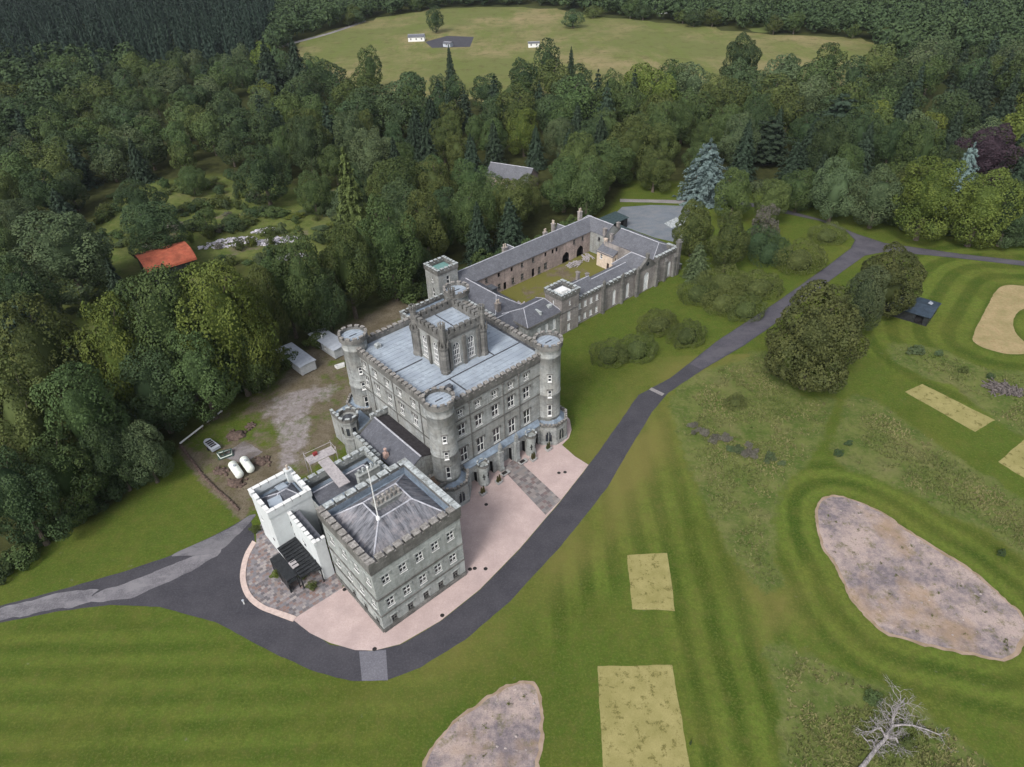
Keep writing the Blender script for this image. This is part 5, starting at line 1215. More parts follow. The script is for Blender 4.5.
# house in the wood, far bungalow, far huts
def house(name, label, p, q, wid, ze, zr, wm, rm, cat='house', wins=4, chim=0):
    p, an, L_ = frame_at(p, q); B = wbld(name, label, cat, p, an)
    ws = [(L_*(i+.5)/wins, 1.0, 1.0, 1.2, 'sash') for i in range(wins)]
    mb = MB(); wall(B, mb, (0, -wid), (L_, -wid), -.1, ze, ws); wall(B, mb, (L_, -wid), (L_, 0), -.1, ze); wall(B, mb, (L_, 0), (0, 0), -.1, ze); wall(B, mb, (0, 0), (0, -wid), -.1, ze); B.part(mb, 'wall', M[wm])
    gable_roof(B, 0, L_, -wid, 0, ze, zr, 'a', 0, 0, rm, .3); gables(B, wm, 0, L_, -wid, 0, ze, zr, 'a')
    for k in range(chim): chimney(B, L_*(k+.5)/chim, -wid/2, ze, zr+1, .8, .8, 1)
    return B
house('woodland_house', 'long slate roofed building alone in the middle of the wood behind the courtyard', g(497, 158.5, 7.5), g(538, 164.5, 7.5), 8.5, 4.2, 7.5, 'stone_court', 'slate_range', 'house', 5, 0)
house('bungalow', 'distant white bungalow among the trees at the top edge', g(652, 2.5, 5), g(672, 5.5, 5), 9, 3, 5.5, 'white', 'slate_range', 'bungalow', 4, 1)
house('field_hut', 'distant white hut beside the dark square in the far meadow', g(409, 35.5, 3), g(425, 35., 3), 6, 2.8, 4.2, 'white_paint', 'slate_range', 'hut', 3, 0)
house('field_shed', 'tiny grey shed between the white hut and the dark square in the far meadow', g(446, 42.5, 2), g(453, 43, 2), 4, 2.2, 3, 'metal', 'slate_range', 'shed', 1, 0)
house('field_caravan', 'small white caravan parked alone in the far meadow', g(528, 42.5, 2.5), g(539, 42, 2.5), 3.5, 2.6, 3.2, 'white_paint', 'slate_range', 'caravan', 2, 0)
# planters, pots, benches, drain covers
con = leafmat('clipped conifer', (.03, .045, .016), (.055, .06, .02), (.07, .05, .02))
def leafy(mb, cx, cy, z0, z1, r0, n, seed, s=.12):
    r_ = random.Random(seed)
    for _ in range(n):
        t_ = r_.random(); rr = r0*(1-t_)**.7*r_.uniform(.5, 1.05); u = r_.uniform(0, 6.283); c_ = Vector((cx+rr*math.cos(u), cy+rr*math.sin(u), z0+(z1-z0)*t_))
        a_ = Vector((r_.gauss(0, 1), r_.gauss(0, 1), r_.gauss(0, 1))).normalized(); b_ = a_.orthogonal()
        mb.poly([c_+a_*s, c_+b_*s, c_-a_*s, c_-b_*s])
for i, (a_, b_, lab) in enumerate(((28.8, 11.7, 'stone planter with small conifers nearest the pavilion'), (32.8, 11.9, 'stone planter with small conifers just left of the flagged path'), (41.6, 12.0, 'stone planter with small conifers just right of the flagged path'), (45.7, 12.1, 'stone planter with small conifers nearest the right corner tower'))):
    B = Bld('planter', lab, 'planter', a_, b_, 'conifer planters along the arcade'); B.off = (0, 0, 0)
    mb = MB(); mb.prism([(-.5, -.42), (.5, -.42), (.5, .42), (-.5, .42)], 0.03, .5); mb.obox((-.62, -.54), (.62, -.54), 0, .16, .5, .62); mb.obox((.62, .54), (-.62, .54), 0, .16, .5, .62); mb.obox((.62, -.37), (.62, .37), 0, .16, .5, .62); mb.obox((-.62, .37), (-.62, -.37), 0, .16, .5, .62); B.part(mb, 'pot', M['planter'])
    for x in (-.22, .25): mb = MB(); leafy(mb, x, 0, .5, 1.9+.2*x, .24, 150, i*9+int(x*10)); B.part(mb, 'conifer', con)
for lab, a_ in (('stone bench block at the left head of the flagged path', 35.2), ('stone bench block at the right head of the flagged path', 39.7)):
    B = Bld('stone_bench', lab, 'bench', a_, 12.8, 'stone benches at the castle entrance'); B.off = (0, 0, 0)
    mb = MB(); mb.box(-.95, .95, -.45, .45, .3, .5); B.part(mb, 'seat', M['planter'])
    for x in (-.6, .6): mb = MB(); mb.box(x-.2, x+.2, -.4, .4, .03, .299); B.part(mb, 'support', M['stone_dark'])
    mb = MB(); mb.box(-.7, .3, -.3, .3, .501, .62); B.part(mb, 'slate_top', M['iron'])
covers = [(476-1.2, 568.5, 'larger round drain cover at the corner of the pavilion'), (485.6, 568.9, 'round drain cover out on the gravel right of the pavilion corner'), (470, 569.3, 'small drain cover tight against the pavilion corner'), (442.3, 615.5, 'lone drain cover in front of the middle of the pavilion'), (374.6, 649.2, 'drain cover at the tip of the forecourt by the road patch'), (344.7, 589.5, 'drain cover beside the left corner of the pavilion wall'), (558.9, 473, 'left one of two drain covers close together near the lawn'), (565, 472.3, 'right one of two drain covers close together near the lawn'), (486.2, 504.6, 'lone drain cover on the gravel left of the flagged path')]
for px, py, lab in covers:
    x_, y_ = g(px, py); mb = MB(); mb.lathe(0, 0, [(.27, .0), (.27, .02), (.25, .024)], 14); mb.lathe(0, 0, [(.33, 0), (.34, .01)], 14)
    o = mb.build('drain_cover', M['iron']); o.location = (x_, y_, .031); tag(o, lab, 'drain cover', 'round drain covers in the pink forecourt')
x_, y_ = g(244.3, 603.8); B = wbld('bollard_light', 'short white bollard light at the outer edge of the kerb left of the terrace', 'lamp', (x_, y_), .4)
mb = MB(); mb.lathe(0, 0, [(.12, -.02), (.1, .05), (.1, .8)], 10); B.part(mb, 'post', M['white_paint']); mb = MB(); mb.lathe(0, 0, [(.17, .8), (.2, .95), (.02, 1.05)], 10); B.part(mb, 'cap', M['metal'])
a_, b_ = AB(293.8, 581.5); B = Bld('garden_bench', 'pale slatted bench at the foot of the black porch', 'bench', a_, b_); B.off = (0, 0, 0)
for k in range(4): mb = MB(); mb.box(-.9, .9, -.3+k*.17, -.17+k*.17, .42, .46); B.part(mb, 'slat', M['coping'])
mb = MB()
for x in (-.8, .8): mb.box(x-.05, x+.05, -.28, .33, .0, .42); 
B.part(mb, 'leg', M['coping'])
mb = MB(); mb.box(-.9, .9, .35, .4, .46, .9); B.part(mb, 'backrest', M['coping'])
# timber lying in the courtyard
for lab, a_, b_, r_ in (('heap of grey planks in front of the courtyard arches', 106, 63.5, .2), ('smaller heap of pale planks beside the far courtyard arch', 111.5, 63.8, .9), ('low mound of rubble at the near end of the courtyard grass', 79.0, 57.5, .3)):
    B = Bld('plank_heap' if 'plank' in lab else 'rubble_mound', lab, 'heap', a_, b_); B.off = (0, 0, 0); mb = MB(); q = random.Random(a_)
    for k in range(26):
        x, y, z, u = q.uniform(-2, 2), q.uniform(-1.3, 1.3), q.uniform(.02, .5), q.uniform(-.5, .5)+r_
        if 'plank' in lab: mb.slab([(x-1.2*math.cos(u), y-1.2*math.sin(u), z), (x+1.2*math.cos(u), y+1.2*math.sin(u), z+.1), (x+1.2*math.cos(u)-.2*math.sin(u), y+1.2*math.sin(u)+.2*math.cos(u), z+.1), (x-1.2*math.cos(u)-.2*math.sin(u), y-1.2*math.sin(u)+.2*math.cos(u), z)], .06)
        else: blob(mb, x, y, .1, .4, .35, .3, k, 7)
    B.part(mb, 'planks' if 'plank' in lab else 'stones', M['boards'] if 'plank' in lab else M['rubble'])
# rubble heaps in the clearing, and stacked brash on the right
def heap(name, label, px, py, rx, ry, n, mat, seed, ang=0., logs=False, cat='rubble heap'):
    x_, y_ = g(px, py); r_ = random.Random(seed); mb = MB()
    for k in range(n):
        u, rr = r_.uniform(0, 6.283), math.sqrt(r_.random()); x, y = rx*rr*math.cos(u), ry*rr*math.sin(u); z = (1-rr)*.9*r_.random()+.1; s_ = r_.uniform(.25, .8)
        if logs: d = r_.uniform(0, 6.283); l_ = r_.uniform(.8, 2.4); mb.tube((x-l_*math.cos(d), y-l_*math.sin(d), z), (x+l_*math.cos(d), y+l_*math.sin(d), z+r_.uniform(-.1, .5)), .18, .1, 6)
        else: blob(mb, x, y, z*.8, s_, s_*.7, s_*.5, seed*1000+k, 6)
    o = mb.build(name, mat); o.location = (x_, y_, 0); o.rotation_euler.z = ang; tag(o, label, cat); return o
wr = plain('whitish rubble', (.33, .32, .36), .95, .7, 1.1)
heap('rubble_heap', 'long heap of whitish rubble in the clearing right of the red barn', 229, 243, 9, 3.6, 150, wr, 1, .3)
heap('rubble_heap', 'small whitish rubble heap furthest back in the clearing', 264, 231, 3.5, 2, 45, wr, 2, .3)
heap('rubble_heap', 'broad heap of whitish rubble in the right half of the clearing', 277, 241, 7, 3, 120, wr, 3, .2)
heap('rubble_heap', 'white rubble heap nearest the trees at the right end of the clearing', 294, 257, 4.5, 2, 80, wr, 4, .2)
heap('brush_pile', 'pile of grey logs and brushwood in the rough grass near the right edge', 1003, 390, 3.0, 1.7, 70, plain('grey logs', (.1, .088, .085), .95, .6, 2), 5, -.6, True, 'log pile')
# bleached dead tree lying in the rough grass
def dead_tree():
    B = wbld('dead_tree', 'bleached dead tree lying in the rough grass at the bottom right', 'dead tree', g(862, 766), 0)
    o_ = g(862, 766); P = lambda px, py, z: Vector((*(g(px, py, z*.6)-o_), z*.6))
    mb = MB(); rr = random.Random(5)
    def limb(pts, r0, r1):
        n = len(pts)-1
        for i in range(n): mb.tube(pts[i], pts[i+1], r0+(r1-r0)*i/n, r0+(r1-r0)*(i+1)/n, 8)
    def twigs(p, d, l_, r_, depth):
        if depth == 0 or l_ < .25: return
        d = (d+Vector((rr.gauss(0, .35), rr.gauss(0, .35), rr.gauss(0., .2)))).normalized(); q = p+d*l_
        if q.z < .06: q.z = .06
        mb.tube(p, q, r_, r_*.65, 5)
        for _ in range(2+(rr.random() < .4)): twigs(q, d+Vector((rr.gauss(0, .7), rr.gauss(0, .7), rr.gauss(.0, .3))), l_*rr.uniform(.55, .85), r_*.62, depth-1)
    tr = [P(858, 772, .5), P(864.5, 764, .55), P(876, 749, .6), P(886, 738, .75), P(892, 726, 1.1)]
    limb(tr, .33, .15)
    rt = [tr[4], P(903, 724.6, 1.4), P(913, 725.4, 1.5), P(928, 730, 1.2), P(940.5, 735.4, .7)]; limb(rt, .14, .06)
    u1 = [tr[4], P(893, 716, 1.7), P(899, 706, 2.0), P(905, 698, 1.8)]; limb(u1, .14, .05)
    l1 = [tr[3], P(881, 728, 1.5), P(876, 729, 1.6), P(871, 732, 1.5)]; limb(l1, .14, .05)
    l2 = [tr[2], P(872, 740, 1.0), P(867, 741, 1.0), P(861, 734, 1.0)]; limb(l2, .11, .04)
    r2 = [tr[3], P(896, 738, 1.0), P(899, 745, .8), P(904, 748, .5)]; limb(r2, .14, .06)
    for L_, n, ln in ((rt, 15, .8), (u1, 24, .95), (l1, 10, .8), (l2, 7, .6), (r2, 15, .8), (tr[2:], 12, .9)):
        for _ in range(n):
            i = rr.randrange(1, len(L_)); p = L_[i-1].lerp(L_[i], rr.random()); d = (L_[i]-L_[i-1]).normalized()
            twigs(p, d*.5+Vector((rr.gauss(0, 1), rr.gauss(0, 1), rr.gauss(.05, .3))), ln*rr.uniform(.8, 1.5), .045, 4)
    B.part(mb, 'trunk', M['deadwood'])
dead_tree()

# ------------------------------------------------------------------ trees
def quads_mesh(name, C_, N_, S_, tint, core=None, asp=1.):
    """leaf faces: centres, normals, sizes"""
    n = len(C_); r_ = np.random.RandomState(len(name)+n)
    h = r_.normal(size=(n, 3)); a_ = np.cross(N_, h); a_ /= np.linalg.norm(a_, axis=1)[:, None]+1e-9; b_ = np.cross(N_, a_); b_ /= np.linalg.norm(b_, axis=1)[:, None]+1e-9
    a_ = a_*S_[:, None]; b_ = b_*S_[:, None]*asp
    k = N_/(np.linalg.norm(N_, axis=1)[:, None]+1e-9)*S_[:, None]*.25
    V = np.stack([C_-a_-k*.5, C_-b_*.7+k*.3, C_+a_-k*.5, C_+b_*.7+k*.3], 1).reshape(-1, 3)
    Fi = np.arange(4*n, dtype=np.int32); cols = np.repeat(tint, 4)
    nF = n; starts = np.arange(0, 4*n, 4, dtype=np.int32)
    if core is not None:
        cv, cf = core; V = np.vstack([V, cv]); Fi = np.concatenate([Fi, (cf+4*n).ravel().astype(np.int32)]); starts = np.concatenate([starts, 4*n+4*np.arange(len(cf), dtype=np.int32)]); nF += len(cf); cols = np.concatenate([cols, np.full(len(cv), .1)])  # dark hidden core added inside the crown to keep light from leaking through
    me = bpy.data.meshes.new(name); me.vertices.add(len(V)); me.vertices.foreach_set('co', V.astype(np.float32).ravel())
    me.loops.add(len(Fi)); me.loops.foreach_set('vertex_index', Fi); me.polygons.add(nF); me.polygons.foreach_set('loop_start', starts); me.polygons.foreach_set('loop_total', np.full(nF, 4, np.int32))
    me.update(); at = me.attributes.new('tint', 'FLOAT', 'POINT'); at.data.foreach_set('value', cols.astype(np.float32))
    return me
def core_ellipsoid(c, r, rows=7, n=10, seed=0):
    q = np.random.RandomState(seed); V = []; Fc = []
    for i in range(rows+1):
        t_ = math.pi*i/rows
        for j in range(n): u = 2*math.pi*j/n; k = q.uniform(.85, 1.1); V.append((c[0]+r[0]*k*math.sin(t_)*math.cos(u), c[1]+r[1]*k*math.sin(t_)*math.sin(u), c[2]+r[2]*math.cos(t_)))
    for i in range(rows):
        for j in range(n): Fc.append((i*n+j, (i+1)*n+j, (i+1)*n+(j+1) % n, i*n+(j+1) % n))
    return np.array(V), np.array(Fc)
def fib(n):
    i = np.arange(n)+.5; ph = np.arccos(1-2*i/n); th = math.pi*(1+5**.5)*i
    return np.stack([np.cos(th)*np.sin(ph), np.sin(th)*np.sin(ph), np.cos(ph)], 1)
def crown_mesh(name, seed, rx, rz, zc, nl, lr, nleaf, ls, droop=0., taper=0., core=True, rag=.22):
    """broad crown made of leaf clumps on many lobes"""
    r_ = np.random.RandomState(seed); D = fib(nl); D = D @ np.linalg.qr(r_.normal(size=(3, 3)))[0]; D += r_.normal(size=D.shape)*.24; D /= np.linalg.norm(D, axis=1)[:, None]
    rad = .66+r_.uniform(-rag, rag, nl)*.8
    cen = D*np.array([rx, rx, rz])*rad[:, None]
    cen[:, :2] *= (1-taper*(cen[:, 2:3]/rz))
    cen[:, 2] += zc
    R_ = lr*r_.uniform(.65, 1.3, nl)*rx
    # sub-lobes
    C2, R2 = [], []
    for c, r in zip(cen, R_):
        for _ in range(9):
            d = r_.normal(size=3); d /= np.linalg.norm(d); d[2] = abs(d[2])*.7+d[2]*.3
            C2.append(c+d*r*r_.uniform(.62, .9)); R2.append(r*r_.uniform(.26, .5))
    cen = np.vstack([cen, C2]); R_ = np.concatenate([R_, R2]); lt = r_.uniform(0, 1, len(R_))
    w_ = R_**2; k = r_.choice(len(R_), nleaf, p=w_/w_.sum())
    d = r_.normal(size=(nleaf, 3)); d /= np.linalg.norm(d, axis=1)[:, None]
    ctr = np.array([0, 0, zc]); out = (cen[k]-ctr)/np.array([rx, rx, rz])
    flip = (np.sum(d*out, 1) < -.25); d[flip] *= -1
    P = cen[k]+d*(R_[k]*r_.uniform(.82, 1.06, nleaf)**1)[:, None]
    keep = np.ones(nleaf, bool)
    for i in range(len(R_)):
        keep &= ~((np.linalg.norm(P-cen[i], axis=1) < R_[i]*.8) & (k != i))
    keep &= P[:, 2] > max(.5, (zc-rz)*.8)
    P, d, k = P[keep], d[keep], k[keep]
    N = d*1.0+r_.normal(size=d.shape)*.46; N[:, 2] += .25
    S = ls*r_.uniform(.55, 1.35, len(P)); tint = np.clip(.68*lt[k]+r_.uniform(0, .3, len(P)), 0, 1)
    kz = (20. if 'mound' not in name and name != 'bush' else zc+rz)/np.percentile(P[:, 2], 99.5); kr = rx/np.percentile(np.hypot(P[:, 0], P[:, 1]), 97.5)
    P = P*np.array([kr, kr, kz])
    return quads_mesh(name, P, N, S, tint, core_ellipsoid((0, 0, zc*kz), (rx*.47*kr, rx*.47*kr, rz*.52*kz), seed=seed) if core else None)
def conifer_mesh(name, seed, h, r, tiers, nleaf, ls, z0=.08, power=.85, cedar=False):
    q = np.random.RandomState(seed); P, N, T = [], [], []
    for i in range(tiers):
        t_ = i/(tiers-1); z = h*(z0+(1-z0)*t_)
        rr = r*((1-t_)**power)*q.uniform(.85, 1.12)+.15
        if cedar: rr = r*(1-t_*t_*.8)*q.uniform(.6, 1.15)
        nb = max(4, int(9*(1-t_)+5)); 
        for j in range(nb):
            u = 6.283*(j+q.uniform(-.3, .3))/nb+i; m_ = max(3, int(nleaf/tiers/nb*(1.4-t_)*1.0)); lb = rr*q.uniform(.75, 1.12)
            s_ = q.uniform(.05, 1, m_)**.6; wd_ = lb*.2*(1.15-s_)
            off = q.normal(size=m_)*wd_; zz = z-(s_*lb*(.05 if cedar else .32))+q.normal(size=m_)*(.12 if cedar else .25)-np.abs(off)*.3
            P.append(np.stack([np.cos(u)*s_*lb-np.sin(u)*off, np.sin(u)*s_*lb+np.cos(u)*off, zz], 1))
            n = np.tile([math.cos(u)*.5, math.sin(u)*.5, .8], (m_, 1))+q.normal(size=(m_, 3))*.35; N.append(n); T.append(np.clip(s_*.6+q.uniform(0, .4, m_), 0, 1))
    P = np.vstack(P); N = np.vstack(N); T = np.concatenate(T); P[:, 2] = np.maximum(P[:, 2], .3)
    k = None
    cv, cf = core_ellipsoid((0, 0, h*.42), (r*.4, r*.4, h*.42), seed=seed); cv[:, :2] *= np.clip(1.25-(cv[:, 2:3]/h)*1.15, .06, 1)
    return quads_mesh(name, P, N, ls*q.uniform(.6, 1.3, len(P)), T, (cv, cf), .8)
def trunk_mesh(name, seed, h, r, limbs=7, spread=4.):
    q = random.Random(seed); mb = MB(); p = Vector((0, 0, -.3)); zs = [0, .12, .3, .5, .75]; rr = [r*1.35, r, r*.8, r*.6, r*.25]; pts = [Vector((q.uniform(-.2, .2)*i, q.uniform(-.2, .2)*i, h*z-.3*(i == 0))) for i, z in enumerate(zs)]
    for i in range(4): mb.tube(pts[i], pts[i+1], rr[i], rr[i+1], 8)
    for k in range(limbs):
        a_ = pts[2].lerp(pts[4], q.random()); u = q.uniform(0, 6.283); e = a_+Vector((math.cos(u)*spread*q.uniform(.5, 1), math.sin(u)*spread*q.uniform(.5, 1), h*q.uniform(.08, .22)))
        mid = a_.lerp(e, .5)+Vector((0, 0, -.3)); mb.tube(a_, mid, r*.35, r*.22, 6); mb.tube(mid, e, r*.22, r*.06, 6)
    me = mb.mesh(name, M['bark']); return me
BROAD = [crown_mesh('broad crown', 11+i, 8., rz, zc, nl, lr, 34000, .2, taper=tp) for i, (rz, zc, nl, lr, tp) in enumerate(((9.4, 10.4, 36, .33, .1), (9.8, 10.1, 46, .28, .18), (9.2, 10.6, 30, .37, 0.), (9.8, 10.0, 54, .26, .28), (9.5, 10.3, 42, .31, -.05), (9.7, 10.2, 40, .3, .22)))]
FARB = [crown_mesh('far crown', 41+i, 8., rz, 10.4, nl, .34, 9000, .36, taper=tp) for i, (rz, nl, tp) in enumerate(((8.8, 34, .1), (9., 42, .2), (8.4, 30, 0.)))]
BLUE = [conifer_mesh('blue spruce crown', 55, 20., 8., 15, 9000, .4, power=.5)]
DENSE = [crown_mesh('dense round crown', 71+i, 8., 10.4, 9.2, 70, .24, 60000, .2, taper=.12, rag=.1) for i in range(2)]
BIRCH = [crown_mesh('loose crown', 91+i, 8., 9.4, 10.6, 60, .2, 6500, .34, core=False, taper=.3, rag=.35) for i in range(2)]
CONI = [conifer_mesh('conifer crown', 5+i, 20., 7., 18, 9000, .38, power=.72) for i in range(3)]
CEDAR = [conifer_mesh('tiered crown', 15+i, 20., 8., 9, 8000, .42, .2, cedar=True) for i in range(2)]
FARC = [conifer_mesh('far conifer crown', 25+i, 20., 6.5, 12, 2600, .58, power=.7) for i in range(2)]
SHRUB = [crown_mesh('shrub mound', 31+i, 8., 5.6, 2.4, 110, .2, 30000, .17, rag=.14, core=True) for i in range(3)]
SMALL = [crown_mesh('bush', 61+i, 8., 7.5, 6., 26, .34, 3000, .6, rag=.3) for i in range(3)]
TRUNK = [trunk_mesh('trunk', i, 20., .5) for i in range(3)]; TRUNKC = trunk_mesh('conifer trunk', 9, 24., .42, 0)
for me in BLUE+BROAD+FARB+DENSE+BIRCH+CONI+CEDAR+FARC+SHRUB+SMALL: me.materials.append(L['green'])
trng = random.Random(12)
placed = []
def tree(name, x, y, h, wd, kind, mat, label, cat, group=None):
    o = empty(name, (x, y, 0), trng.uniform(0, 6.28), label, cat, group); o.scale = (wd/16, wd/16, h/20)
    fam = dict(blue=BLUE, broad=BROAD, far=FARB, dense=DENSE, birch=BIRCH, conifer=CONI, cedar=CEDAR, farc=FARC)[kind]
    c = inst('crown', trng.choice(fam), o); c.material_slots[0].link = 'OBJECT'; c.material_slots[0].material = L[mat]
    inst('trunk', TRUNKC if kind in ('conifer', 'cedar', 'farc', 'blue') else trng.choice(TRUNK), o)
    placed.append((x, y, wd)); return o
def proj(x, y, z):
    d = np.array([x, y, z-HC]); w_ = d @ FW; return 512+FPX*(d @ RT)/w_, 383.5-FPX*(d @ UP)/w_
def tree_at(name, px, yt, yb, wpx, kind, mat, label, cat='tree', group=None, hmax=32):
    x, y = g(px, yb); lo, hi = 1., hmax
    for _ in range(30):
        m_ = (lo+hi)/2
        if proj(x, y, m_)[1] > yt: lo = m_
        else: hi = m_
    h = lo; x2, y2 = g(px+(px-proj(x, y, h*.6)[0]), yb); x, y = x2, y2
    return tree(name, x, y, h*1.0, wpx/ppm(x, y, h*.5), kind, mat, label, cat, group)
T = 'broadleaf_tree'
HERO = [
 (T, 820, 283, 388, 94, 'dense', 'deep', 'largest round dense tree standing alone right of the drive'),
 (T, 866, 268, 335, 46, 'broad', 'greygreen', 'pale grey green tree between the round tree and the black shed'),
 (T, 893, 247, 315, 64, 'dense', 'deep', 'round dark tree overhanging the black shed'),
 (T, 933, 158, 240, 72, 'broad', 'yellow', 'left yellow green tree of the pair above the right hand drive'),
 (T, 986, 168, 246, 74, 'broad', 'yellow', 'right yellow green tree of the pair above the right hand drive'),
 ('spruce_tree', 708, 140, 200, 56, 'blue', 'blue', 'large blue spruce beside the track behind the courtyard'),
 ('spruce_tree', 966, 144, 207, 36, 'blue', 'blue', 'smaller blue spruce in front of the purple tree'),
 (T, 990, 126, 188, 60, 'broad', 'purple', 'dark purple leaved tree behind the yellow green pair'),
 (T, 694, 200, 256, 40, 'dense', 'olive', 'olive tree at the corner of the car park beside the courtyard range'),
 (T, 729, 212, 272, 46, 'broad', 'olive', 'olive tree leaning over the shrub mounds on the lawn'),
 ('willow_tree', 765, 205, 248, 30, 'birch', 'purplegrey', 'greyish mauve tree by the bend of the drive'),
 ('conifer_tree', 699, 243, 278, 30, 'blue', 'greygreen', 'small blue green conifer at the end of the courtyard front'),
 (T, 735, 168, 222, 44, 'broad', 'olive', 'brownish green tree right of the large blue spruce'),
 (T, 772, 180, 226, 40, 'broad', 'olive', 'small olive tree behind the mauve tree'),
 (T, 800, 170, 212, 44, 'broad', 'green', 'green tree above the bend of the drive'),
 (T, 838, 160, 222, 50, 'broad', 'greygreen', 'grey green tree left of the yellow green pair'),
 (T, 880, 168, 228, 56, 'broad', 'greygreen', 'wide grey green tree beside the yellow green pair'),
 (T, 1012, 190, 246, 50, 'broad', 'dark', 'dark tree at the right edge above the drive'),
 (T, 742, 33, 92, 38, 'dense', 'dark', 'tall dark tree standing out against the meadow in the middle of the treetops'),
 (T, 789, 54, 92, 26, 'dense', 'dark', 'second dark tree standing out against the meadow'),
 (T, 435, 6, 33, 20, 'far', 'dark', 'pair of dark trees in the meadow by the white hut'),
 (T, 573, 9, 28, 24, 'far', 'dark', 'round dark tree alone in the middle of the far meadow'),
 # the big trees on the near left
 (T, 165, 272, 400, 92, 'broad', 'green', 'very large green tree in front of the red barn'),
 (T, 222, 262, 395, 88, 'broad', 'yellow', 'very large yellow green tree right of the red barn'),
 (T, 250, 285, 386, 58, 'broad', 'yellow', 'yellow green tree at the edge of the muddy yard'),
 (T, 118, 296, 420, 74, 'broad', 'yellow', 'yellow green tree left of the very large tree by the barn'),
 (T, 196, 330, 418, 80, 'broad', 'green', 'green tree whose skirts reach the white pole barrier'),
 (T, 150, 350, 432, 76, 'broad', 'dark', 'dark tree between the very large tree and the lawn'),
 (T, 248, 330, 392, 54, 'broad', 'green', 'green tree at the corner of the yard by the muddy track'),
 (T, 38, 302, 430, 92, 'broad', 'olive', 'large olive tree at the left edge'),
 (T, 82, 372, 480, 84, 'broad', 'green', 'green tree above the left lawn'),
 (T, 24, 372, 490, 90, 'broad', 'olive', 'olive tree at the left edge above the lawn'),
 (T, 108, 420, 490, 60, 'broad', 'dark', 'dark tree at the edge of the left lawn'),
 ('willow_tree', 142, 428, 482, 54, 'broad', 'greygreen', 'grey green willow at the right end of the trees on the left lawn'),
 (T, 56, 438, 514, 74, 'broad', 'green', 'green tree at the front of the wood on the left lawn'),
 (T, 10, 452, 544, 80, 'broad', 'dark', 'dark tree at the left edge by the lawn'),
 (T, 62, 213, 300, 100, 'broad', 'greygreen', 'large dark grey green tree left of the red barn'),
 (T, 150, 205, 262, 66, 'broad', 'dark', 'dark round tree just behind the red barn'),
 (T, 138, 182, 225, 50, 'broad', 'dark', 'dark round tree alone in the clearing behind the barn'),
 (T, 262, 146, 206, 60, 'broad', 'dark', 'large dark tree at the back right of the clearing'),
 (T, 18, 200, 250, 44, 'broad', 'greygreen', 'grey green tree left of the clearing'),
 (T, 18, 255, 335, 60, 'broad', 'dark', 'dark tree at the left edge beyond the olive tree'),
 (T, 190, 166, 196, 32, 'broad', 'green', 'small green tree in the back of the clearing'), (T, 312, 170, 215, 40, 'broad', 'green', 'green tree at the right side of the clearing'), (T, 88, 232, 280, 44, 'broad', 'green', 'green tree at the left side of the clearing'), (T, 205, 208, 236, 24, 'birch', 'green', 'loose young birch behind the rubble in the clearing'),
 # the row behind the castle and courtyard
 (T, 497, 173, 224, 34, 'broad', 'green', 'tree standing in front of the left end of the woodland building'), (T, 526, 176, 220, 34, 'broad', 'olive', 'tree standing in front of the right end of the woodland building'), (T, 284, 258, 338, 50, 'broad', 'green', 'green tree filling the gap left of the site cabins'), (T, 266, 266, 350, 40, 'broad', 'olive', 'olive tree squeezed beside the yellow green tree by the muddy yard'),
 ('conifer_tree', 350, 148, 258, 64, 'conifer', 'olive', 'tall yellowish conifer towering over the wood left of the courtyard'),
 (T, 300, 232, 338, 56, 'broad', 'green', 'green tree behind the site cabins'),
 (T, 345, 222, 318, 60, 'broad', 'olive', 'olive tree behind the left corner tower'),
 (T, 388, 198, 300, 66, 'broad', 'green', 'green tree in the row left of the courtyard tower'),
 (T, 425, 190, 268, 54, 'broad', 'olive', 'olive tree directly behind the courtyard tower'),
 (T, 470, 182, 248, 56, 'broad', 'green', 'green tree behind the near half of the courtyard range'),
 (T, 510, 180, 236, 46, 'broad', 'olive', 'olive tree behind the middle of the courtyard range'),
 (T, 564, 158, 212, 54, 'broad', 'green', 'green tree behind the far half of the courtyard range'),
 (T, 590, 152, 204, 50, 'broad', 'olive', 'olive tree behind the far end of the courtyard range'),
 (T, 610, 140, 190, 56, 'broad', 'green', 'green tree left of the car park'),
 (T, 655, 150, 192, 40, 'broad', 'olive', 'olive tree above the track behind the car park'),
 (T, 325, 272, 335, 40, 'broad', 'dark', 'dark tree between the two site cabins'),
 (T, 410, 238, 287, 44, 'broad', 'dark', 'dark tree in the strip behind the castle yard'),
 ('cedar_tree', 840, 95, 150, 66, 'cedar', 'needle', 'wide tiered cedar in the right hand wood'),
 ('cedar_tree', 770, 118, 165, 60, 'cedar', 'needle', 'tiered cedar above the blue spruce'),
 ('conifer_tree', 905, 80, 140, 46, 'conifer', 'needle', 'blue green fir in the right hand wood'),
 ('conifer_tree', 268, 42, 100, 50, 'conifer', 'needle', 'tall dark fir group at the left end of the meadow'),
 ('conifer_tree', 296, 40, 98, 42, 'conifer', 'needle', 'tall dark fir nearest the meadow'),
 ('conifer_tree', 450, 46, 96, 20, 'conifer', 'needle', 'slim dark spruce breaking the treetops below the hardstanding'),
 ('conifer_tree', 571, 48, 92, 18, 'conifer', 'needle', 'slim dark spruce breaking the treetops in the middle'),
 (T, 548, 38, 90, 34, 'far', 'dark', 'tall rounded tree breaking the treetops in the middle'),
 (T, 370, 46, 92, 26, 'far', 'green', 'grey green tree on the near edge of the meadow'),
]
for n, px, yt, yb, wpx, kind, mat, lab in HERO: tree_at(n, px, yt, yb, wpx, kind, mat, lab, n.replace('_', ' ') if n != T else 'tree')

